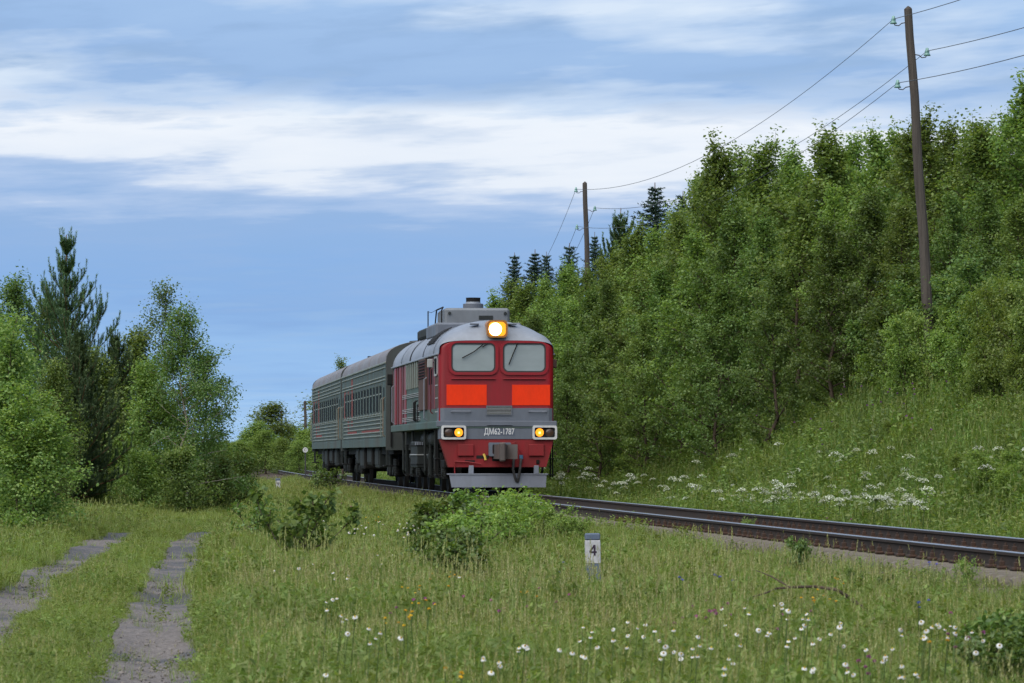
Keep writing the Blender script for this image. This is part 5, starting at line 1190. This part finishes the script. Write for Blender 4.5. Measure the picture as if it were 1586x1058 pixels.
    def put_umbel(px, py, label, group):
        st, me, h = U[int(r.integers(0, 3))]; k = r.uniform(.8, 1.2); b = hit(px, py, h * k, 40, omin=2.5)
        R = empty('umbel_flower', b, label, 'flower', group, r.uniform(0, 6)); R.scale = (k,) * 3; R.rotation_euler = (r.normal() * .08, r.normal() * .08, r.uniform(0, 6)); link('stalk', st, None, R); link('umbel', me, None, R)
    for cx, cy, k, sx, sy in [(1330, 778, 34, 42, 8), (1225, 775, 22, 38, 8), (1150, 772, 18, 30, 7), (1400, 785, 12, 25, 7), (1420, 765, 8, 20, 8), (1060, 770, 12, 30, 6)]:
        for _ in range(k): put_umbel(cx + r.normal() * sx, cy + r.normal() * sy, 'white flat-topped umbel in the dense drift right behind the far rail', 'umbels behind the far rail')
    for cx, cy, k, sx, sy in [(890, 725, 20, 22, 14), (930, 752, 12, 25, 8), (1000, 752, 8, 30, 8), (1040, 740, 6, 25, 8)]:
        for _ in range(k): put_umbel(cx + r.normal() * sx, cy + r.normal() * sy, 'white umbel in the drift beside the front of the locomotive', 'umbels beside the locomotive')
    for cx, cy, k, sx, sy in [(1050, 650, 12, 45, 12), (1330, 700, 10, 60, 12), (1440, 735, 10, 50, 10), (1150, 690, 8, 60, 15), (1270, 740, 8, 50, 8), (1560, 690, 4, 20, 10)]:
        for _ in range(k): put_umbel(cx + r.normal() * sx, cy + r.normal() * sy, 'scattered white umbel higher up the grassy bank', 'umbels higher on the bank')
build_flowers()

# ------------------------------------------------------------------ marker posts and sign
def build_posts():
    def post(px, py_base, py_top, w, text, label, Yfix=None):
        b = hit(px, py_base, 0.0) if Yfix is None else at(px, Yfix)
        h = ztop(py_top, b.y) - b.z
        R = empty('marker_post', b, label, 'marker post', None, .02); z0 = -.15
        R.location = b; part('shaft', MB().cbox(-w/2, w/2, -w*.42, w*.42, z0, h*.38, .008), M['post_blue'], R)
        pl = part('number_plate', MB().cbox(-w*.52, w*.52, -w*.44, w*.44, h*.38, h*.86, .008), M['post_white'], R)
        part('cap', MB().cbox(-w*.52, w*.52, -w*.44, w*.44, h*.862, h, .012), M['post_blue'], R)
        if text == '4':
            c = h*.655; y = -w*.44 - .004
            part('digit', MB().prism([(.004, c-.060), (.026, c-.060), (.026, c+.062), (.006, c+.062), (-.044, c-.012), (-.044, c-.030), (.004, c-.030)], y, y+.006).add([], []), M['digit'], pl)
            part('digit_gap', MB().prism([(.003, c-.010), (.003, c+.026), (-.019, c-.010)], y-.002, y+.004), M['post_white'], pl)
            part('digit_arm', MB().box(.0262, .040, y, y+.006, c-.030, c-.011), M['digit'], pl)
        else: text_mesh('digit', text, w*1.02, M['digit'], pl, (.0, -w*.445, h*.645), (math.radians(90), 0, 0), .002, .85, .0)
        R.rotation_euler = (0, -.02, .06); return R
    post(919, 902, 826, .165, '4', 'short white and blue concrete marker post numbered four in the meadow')
    post(431, 757, 741, .165, '9', 'distant white marker post numbered nine in the grass before the last coach', 143)
    Y = 175; b = at(473, Y); R = empty('round_sign', b, 'small round white railway sign on a post beyond the last coach', 'sign')
    zt = ztop(697, Y) - b.z
    part('post', MB().cyl((0, 0, -.1), (0, 0, zt), .03, 8), M['iron'], R)
    f = part('disc', MB().cyl((0, -.04, zt), (0, -.07, zt), .115, 20), M['white_paint'], R)
    text_mesh('letter', 'C', .16, M['digit'], f, (0, -.072, zt), (math.radians(90), 0, 0), .002)
build_posts()
